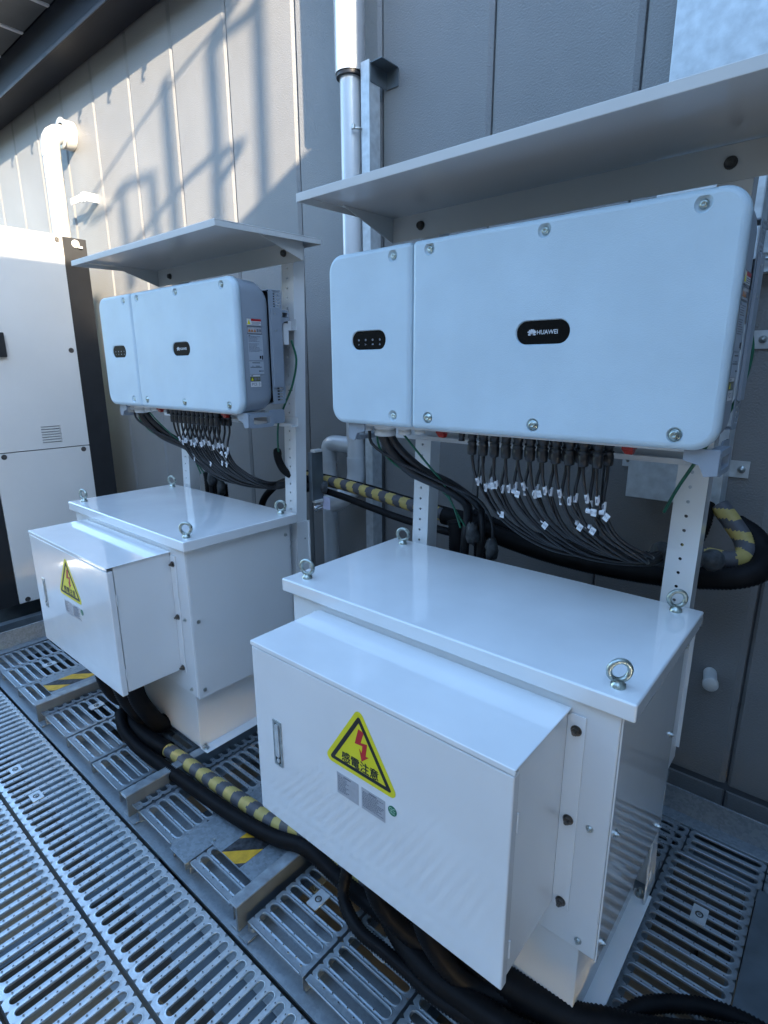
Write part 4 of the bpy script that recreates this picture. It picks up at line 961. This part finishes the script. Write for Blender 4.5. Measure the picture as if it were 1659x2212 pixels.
# galvanised strut with its wall bracket
us = empty('strut_channel', (-0.485, 0.72, 0))
q = MB(); q.box(-0.506, -0.462, 0.690, 0.693, -1.36, 1.330); q.box(-0.465, -0.462, 0.6932, 0.755, -1.36, 1.325); q.box(-0.506, -0.503, 0.6932, 0.755, -1.36, 1.325); q.build('channel', M['galv'], us)
q = MB(); q.box(-0.4618, -0.4590, 0.695, 0.798, 1.255, 1.318); q.box(-0.462, -0.40, 0.795, 0.7985, 1.255, 1.318); q.box(-0.4618, -0.40, 0.695, 0.7948, 1.318, 1.3215)
q.build('wall_bracket', M['beam'], us)
for z in (1.10, 0.55, -0.05, -0.40):
    q = MB(); q.sweep([(-0.533, 0.662, z), (-0.515, 0.672, z), (-0.504, 0.69, z)], 0.005, 8, 0.01); q.cyl((-0.522, 0.660, z - 0.004), (-0.522, 0.660, z + 0.012), 0.007, 8); q.build('pipe_clamp', M['bolt'], us)
tag(us, 'mottled galvanised strut channel standing beside the drain pipe', 'strut')
# galvanised cable duct at the right
cd = empty('cable_duct', (0.80, 0.75, 0.5))
q = MB(); q.box(0.664, 0.940, 0.700, 0.797, -0.262, 3.0); q.build('duct_body', M['galv'], cd, 0.002)
q = MB(); q.box(0.667, 0.937, 0.6975, 0.6995, 0.205, 2.9); q.build('duct_cover', M['galv'], cd)
for (x, z) in ((0.975, 0.235), (0.972, -0.150), (0.972, 0.505), (0.635, -0.150)):
    s_ = 1 if x > 0.8 else -1
    q = MB(); q.box(min(x - s_ * 0.034, x + s_ * 0.02), max(x - s_ * 0.034, x + s_ * 0.02), 0.7935, 0.7965, z - 0.026, z + 0.026); tb = q.build('fixing_tab', M['galv'], cd)
    q = MB(); q.lathe((x, 0.7935, z), (0, -1, 0), [(0, 0.011), (0.003, 0.011), (0.003, 0.007), (0.010, 0.006), (0.012, 0)], 14); q.build('screw', M['bolt'], tb)
q = MB(); q.box(0.945, 1.25, 0.752, 0.792, 0.415, 0.475); q.box(0.945, 1.25, 0.745, 0.7518, 0.415, 0.425); q.box(0.945, 1.25, 0.745, 0.7518, 0.465, 0.475)
sr = q.build('strut_rail', M['galv'], cd)
q = MB(); q.cyl((0.985, 0.740, 0.445), (0.985, 0.752, 0.445), 0.016, 16); q.cyl((0.94, 0.735, 0.448), (0.985, 0.735, 0.448), 0.005, 8); q.build('clamp_bolt', M['bolt'], sr)
tag(cd, 'wide galvanised cable duct on the wall behind the right end of the nearer inverter', 'cable duct')
# small round cap
q = MB(); q.cyl((0.972, 0.799, -0.853), (0.985, 0.735, -0.853), 0.0205, 24); q.lathe((0.985, 0.7355, -0.853), (0.2, -0.98, 0), [(0, .0205), (0.006, .0235), (0.022, .0235), (0.025, .021), (0.025, 0)], 24)
tag(q.build('pipe_cap', M['plastic']), 'short off white pipe stub with round cap low on the wall at the right', 'pipe cap')
# little grey box with silver tag on the back of the farther right post
q = MB(); q.box(-0.5085, -0.486, 0.335, 0.40, -0.385, -0.18); gb = q.build('post_box', M['beam'], None, 0.002); tag(gb, 'slim dark grey box clamped behind the farther right post', 'small box')
for z in (-0.175, -0.39):
    q = MB(); q.box(-0.503, -0.478, 0.345, 0.392, z - 0.006, z + 0.006); q.build('clip', M['plastic'], gb, 0.002)
q = MB(); q.prism(rrect(-0.490, -0.445, -0.430, -0.375, 0.004, 3), 'y', 0.395, 0.3965); tag(q.build('foil_tag', M['foil'], None), 'small lilac silver tag hanging below the dark box by the farther right post', 'tag')

# round flue duct, elbow and wall box
du = empty('vent_duct', (-3.41, 0.66, 1.2))
q = MB(); q.cyl((-3.41, 0.645, -1.2), (-3.41, 0.645, 1.62), 0.057, 40); q.build('vertical_duct', M['ducting'], du)
q = MB(); q.sweep([(-3.41, 0.645, 1.60), (-3.41, 0.645, 1.66), (-3.405, 0.652, 1.715), (-3.40, 0.685, 1.752), (-3.40, 0.74, 1.765), (-3.40, 0.80, 1.768)], 0.060, 32, 0.028); q.build('elbow', M['ducting'], du)
q = MB(); q.lathe((-3.40, 0.798, 1.768), (0, -1, 0), [(0, 0.092), (0.072, 0.092), (0.074, 0.075), (0.074, 0.065)], 36); q.build('wall_sleeve', M['ducting'], du)
q = MB(); q.lathe((-3.40, 0.724, 1.768), (0, -1, 0), [(0, 0.100), (0.005, 0.100), (0.005, 0.068)], 36); q.build('flange', M['galv'], du)
for z in (1.60, 1.46):
    q = MB(); q.lathe((-3.41, 0.645, z), (0, 0, 1), [(0, 0.0575), (0.002, 0.0600), (0.008, 0.0600), (0.010, 0.0575)], 40); q.build('seam_band', M['ducting'], du)
tag(du, 'white round vent duct with elbow rising behind the tall container', 'duct')
br = empty('duct_bracket', (-3.15, 0.72, 1.31))
q = MB(); q.box(-3.115, -3.112, 0.711, 0.799, 1.29, 1.345); q.box(-3.36, -3.1152, 0.711, 0.714, 1.300, 1.345); q.build('angle_bracket', M['galv'], br)
q = MB(); q.box(-3.16, -3.1155, 0.700, 0.7105, 1.285, 1.345); q.build('clamp_plate', M['galv'], br)
tag(br, 'zinc angle bracket holding the white vent duct to the wall', 'bracket')

# tall white container with black corner posts
ct = empty('battery_container', (-3.6, 0.2, -1.41))
XF = -3.0
q = MB(); q.box(-4.3, XF - 0.03, -0.28, 0.62, -1.40, 1.005); q.build('body', M['blackpost'], ct, 0.003)
q = MB(); q.box(XF - 0.0295, XF, 0.4720, 0.628, -1.41, 1.012); q.build('corner_post', M['blackpost'], ct, 0.004)
q = MB(); q.box(XF - 0.0295, XF, -0.30, -0.1270, -1.41, 1.012); q.build('corner_post', M['blackpost'], ct, 0.004)
zj = -0.370
def un_note(): pass
q = MB(); vents = [[(0.171, -0.327 + 0.0175 * k), (0.296, -0.327 + 0.0175 * k), (0.296, -0.3215 + 0.0175 * k), (0.171, -0.3215 + 0.0175 * k)] for k in range(7)]
plate(q, [(-0.1250, zj + 0.004), (0.4695, zj + 0.004), (0.4695, 1.016), (-0.1250, 1.016)], vents, 'x', XF - 0.020, XF + 0.006, smooth_holes=False); up_ = q.build('upper_panel', M['battery'], ct)
q = MB(); q.box(XF - 0.020, XF + 0.006, -0.1250, 0.4695, -1.405, zj - 0.003); lo_ = q.build('lower_panel', M['battery'], ct, 0.002)
for (y, z, pp) in ((0.439, 0.984, up_), (0.434, 0.285, up_), (0.426, -0.394, lo_), (-0.070, -0.394, lo_), (-0.075, -1.385, lo_), (0.43, -1.385, lo_)):
    q = MB(); q.lathe((XF + 0.006, y, z), (1, 0, 0), [(0, 0.017), (0.003, 0.017), (0.004, 0.013), (0.001, 0.011), (0.004, 0.006), (0.004, 0)], 18); q.build('screw', M['darkbolt'], pp)
q = MB(); q.lathe((XF + 0.0005, 0.556, 0.975), (1, 0, 0), [(0, 0.026), (0.006, 0.026), (0.012, 0.018), (0.018, 0.010), (0.018, 0)], 18); q.box(XF, XF + 0.02, 0.570, 0.592, 0.950, 0.962); q.build('lock_stud', M['plastic'], ct)
q = MB(); q.box(XF + 0.0065, XF + 0.035, -0.09, 0.036, 0.236, 0.385); q.build('door_handle', M['blackpost'], up_, 0.004)
q = MB(); q.box(-4.3, -3.35, -0.25, 0.60, ZG + 0.03, -1.401); q.build('plinth', M['beam'], ct)
tag(ct, 'tall white steel container with black corner posts and a small louvre', 'container')
# machinery glimpsed below the container
q = MB(); q.box(-3.34, -2.30, -0.9, 0.7, -1.92, -1.86); q.box(-2.36, -2.30, -0.9, 0.7, -1.85, -1.58); q.box(-3.0, -2.94, -0.9, 0.7, -1.85, -1.50)
tag(q.build('lower_steel_frame', M['beam']), kind='structure')

# ================================================================== OUT OF FRAME: what shades the scene
# unseen tall block and lower screen, added to shape the shade on the wall: x = 2.6
X0 = 2.6
pr_ = empty('shade_block', (X0 + 1, -0.3, -3.0))
q = MB(); q.box(X0, X0 + 2.5, -0.640, YW - 0.01, ZG, 5.2); q.build('tall_block', M['screen'], pr_)
tag(pr_, 'unseen grey block added against the wall at the right to cast shade, outside the picture', 'shade block')
sc = empty('shade_screen', (X0, -3.5, -1.3))  # unseen panels, stepped to set the edge of the wall shadow
q = MB(); q.box(X0, X0 + 0.12, -1.72, -0.642, -1.12, 2.535); q.build('low_panel', M['screen'], sc)
q = MB(); q.box(X0, X0 + 0.12, -3.90, -1.722, -1.12, 3.050); q.build('high_panel', M['screen'], sc)
q = MB(); [q.box(X0 + 0.02, X0 + 0.10, y - 0.04, y + 0.04, ZG, -1.121) for y in (-3.7, -1.8)]; q.build('legs', M['screen'], sc)
tag(sc, 'unseen grey stepped screen added beyond the walkway to shape the shade, outside the picture', 'screen wall')
q = MB(); q.box(-26, 9, -16, -8.5, ZG, 4.9); q.box(-26.2, 9.2, -16, -8.3, 4.9, 5.1)  # unseen building added to block the low sky and bounce warm light
opp = empty('horizon_block', (-8, -8.5, ZG)); q.build('walls', M['opposite'], opp)
tag(opp, 'unseen long brown grey block added across the yard against the bright horizon, outside the picture', 'shade block')
# stair handrails whose shadows fall on the siding
def back(xw, zw, X):
    kk = (X - xw) / 0.212
    return (X, YW - 0.089 * kk, zw + 0.083 * kk)
hr = empty('stair_handrail', (2.7, -1.1, 3.2))
XR = 2.78
def bar(pts, r, X=XR):
    q = MB(); q.sweep([back(a, b_, X) for a, b_ in pts], r, 8, 0.08); q.build('rail_bar', M['rail'], hr)
bar([(-1.44, 1.90), (-1.66, 1.785)], 0.0301); bar([(-1.66, 1.79), (-1.665, 1.40), (-1.70, 0.98), (-1.71, 0.5)], 0.0262)
bar([(-1.262, 1.86), (-1.264, 1.80), (-1.275, 1.3), (-1.285, 0.9)], 0.0221); bar([(-1.24, 1.805), (-1.45, 1.80), (-1.66, 1.785)], 0.0221)
bar([(-1.442, 1.283), (-1.732, 1.275), (-2.079, 1.19), (-2.589, 1.00), (-2.9, 0.88)], 0.0202); bar([(-1.443, 1.275), (-1.70, 1.115)], 0.0221)
bar([(-2.135, 1.76), (-2.145, 1.2), (-2.155, 0.8)], 0.0262)
bar([(-2.372, 1.313), (-2.794, 1.326), (-2.973, 1.225), (-3.27, 1.205)], 0.0241); bar([(-2.785, 1.32), (-2.775, 1.0), (-2.77, 0.7)], 0.0262); bar([(-2.372, 1.313), (-2.375, 0.998), (-2.378, 0.6)], 0.0241)
tag(hr, 'painted steel stair handrails beyond the right end of the walkway, outside the picture', 'handrail')
q = MB(); q.sweep([back(a, b_, 1.9) for a, b_ in ((-1.30, 1.93), (-1.463, 1.876), (-2.3, 1.66), (-3.155, 1.369), (-3.6, 1.2))], 0.011, 8, 0.1)  # unseen wire, projected back from the wall to cast its thin diagonal shadow
tag(q.build('shadow_wire', M['rail']), 'unseen thin wire added above the walkway to cast a diagonal shadow line, outside the picture', 'wire')
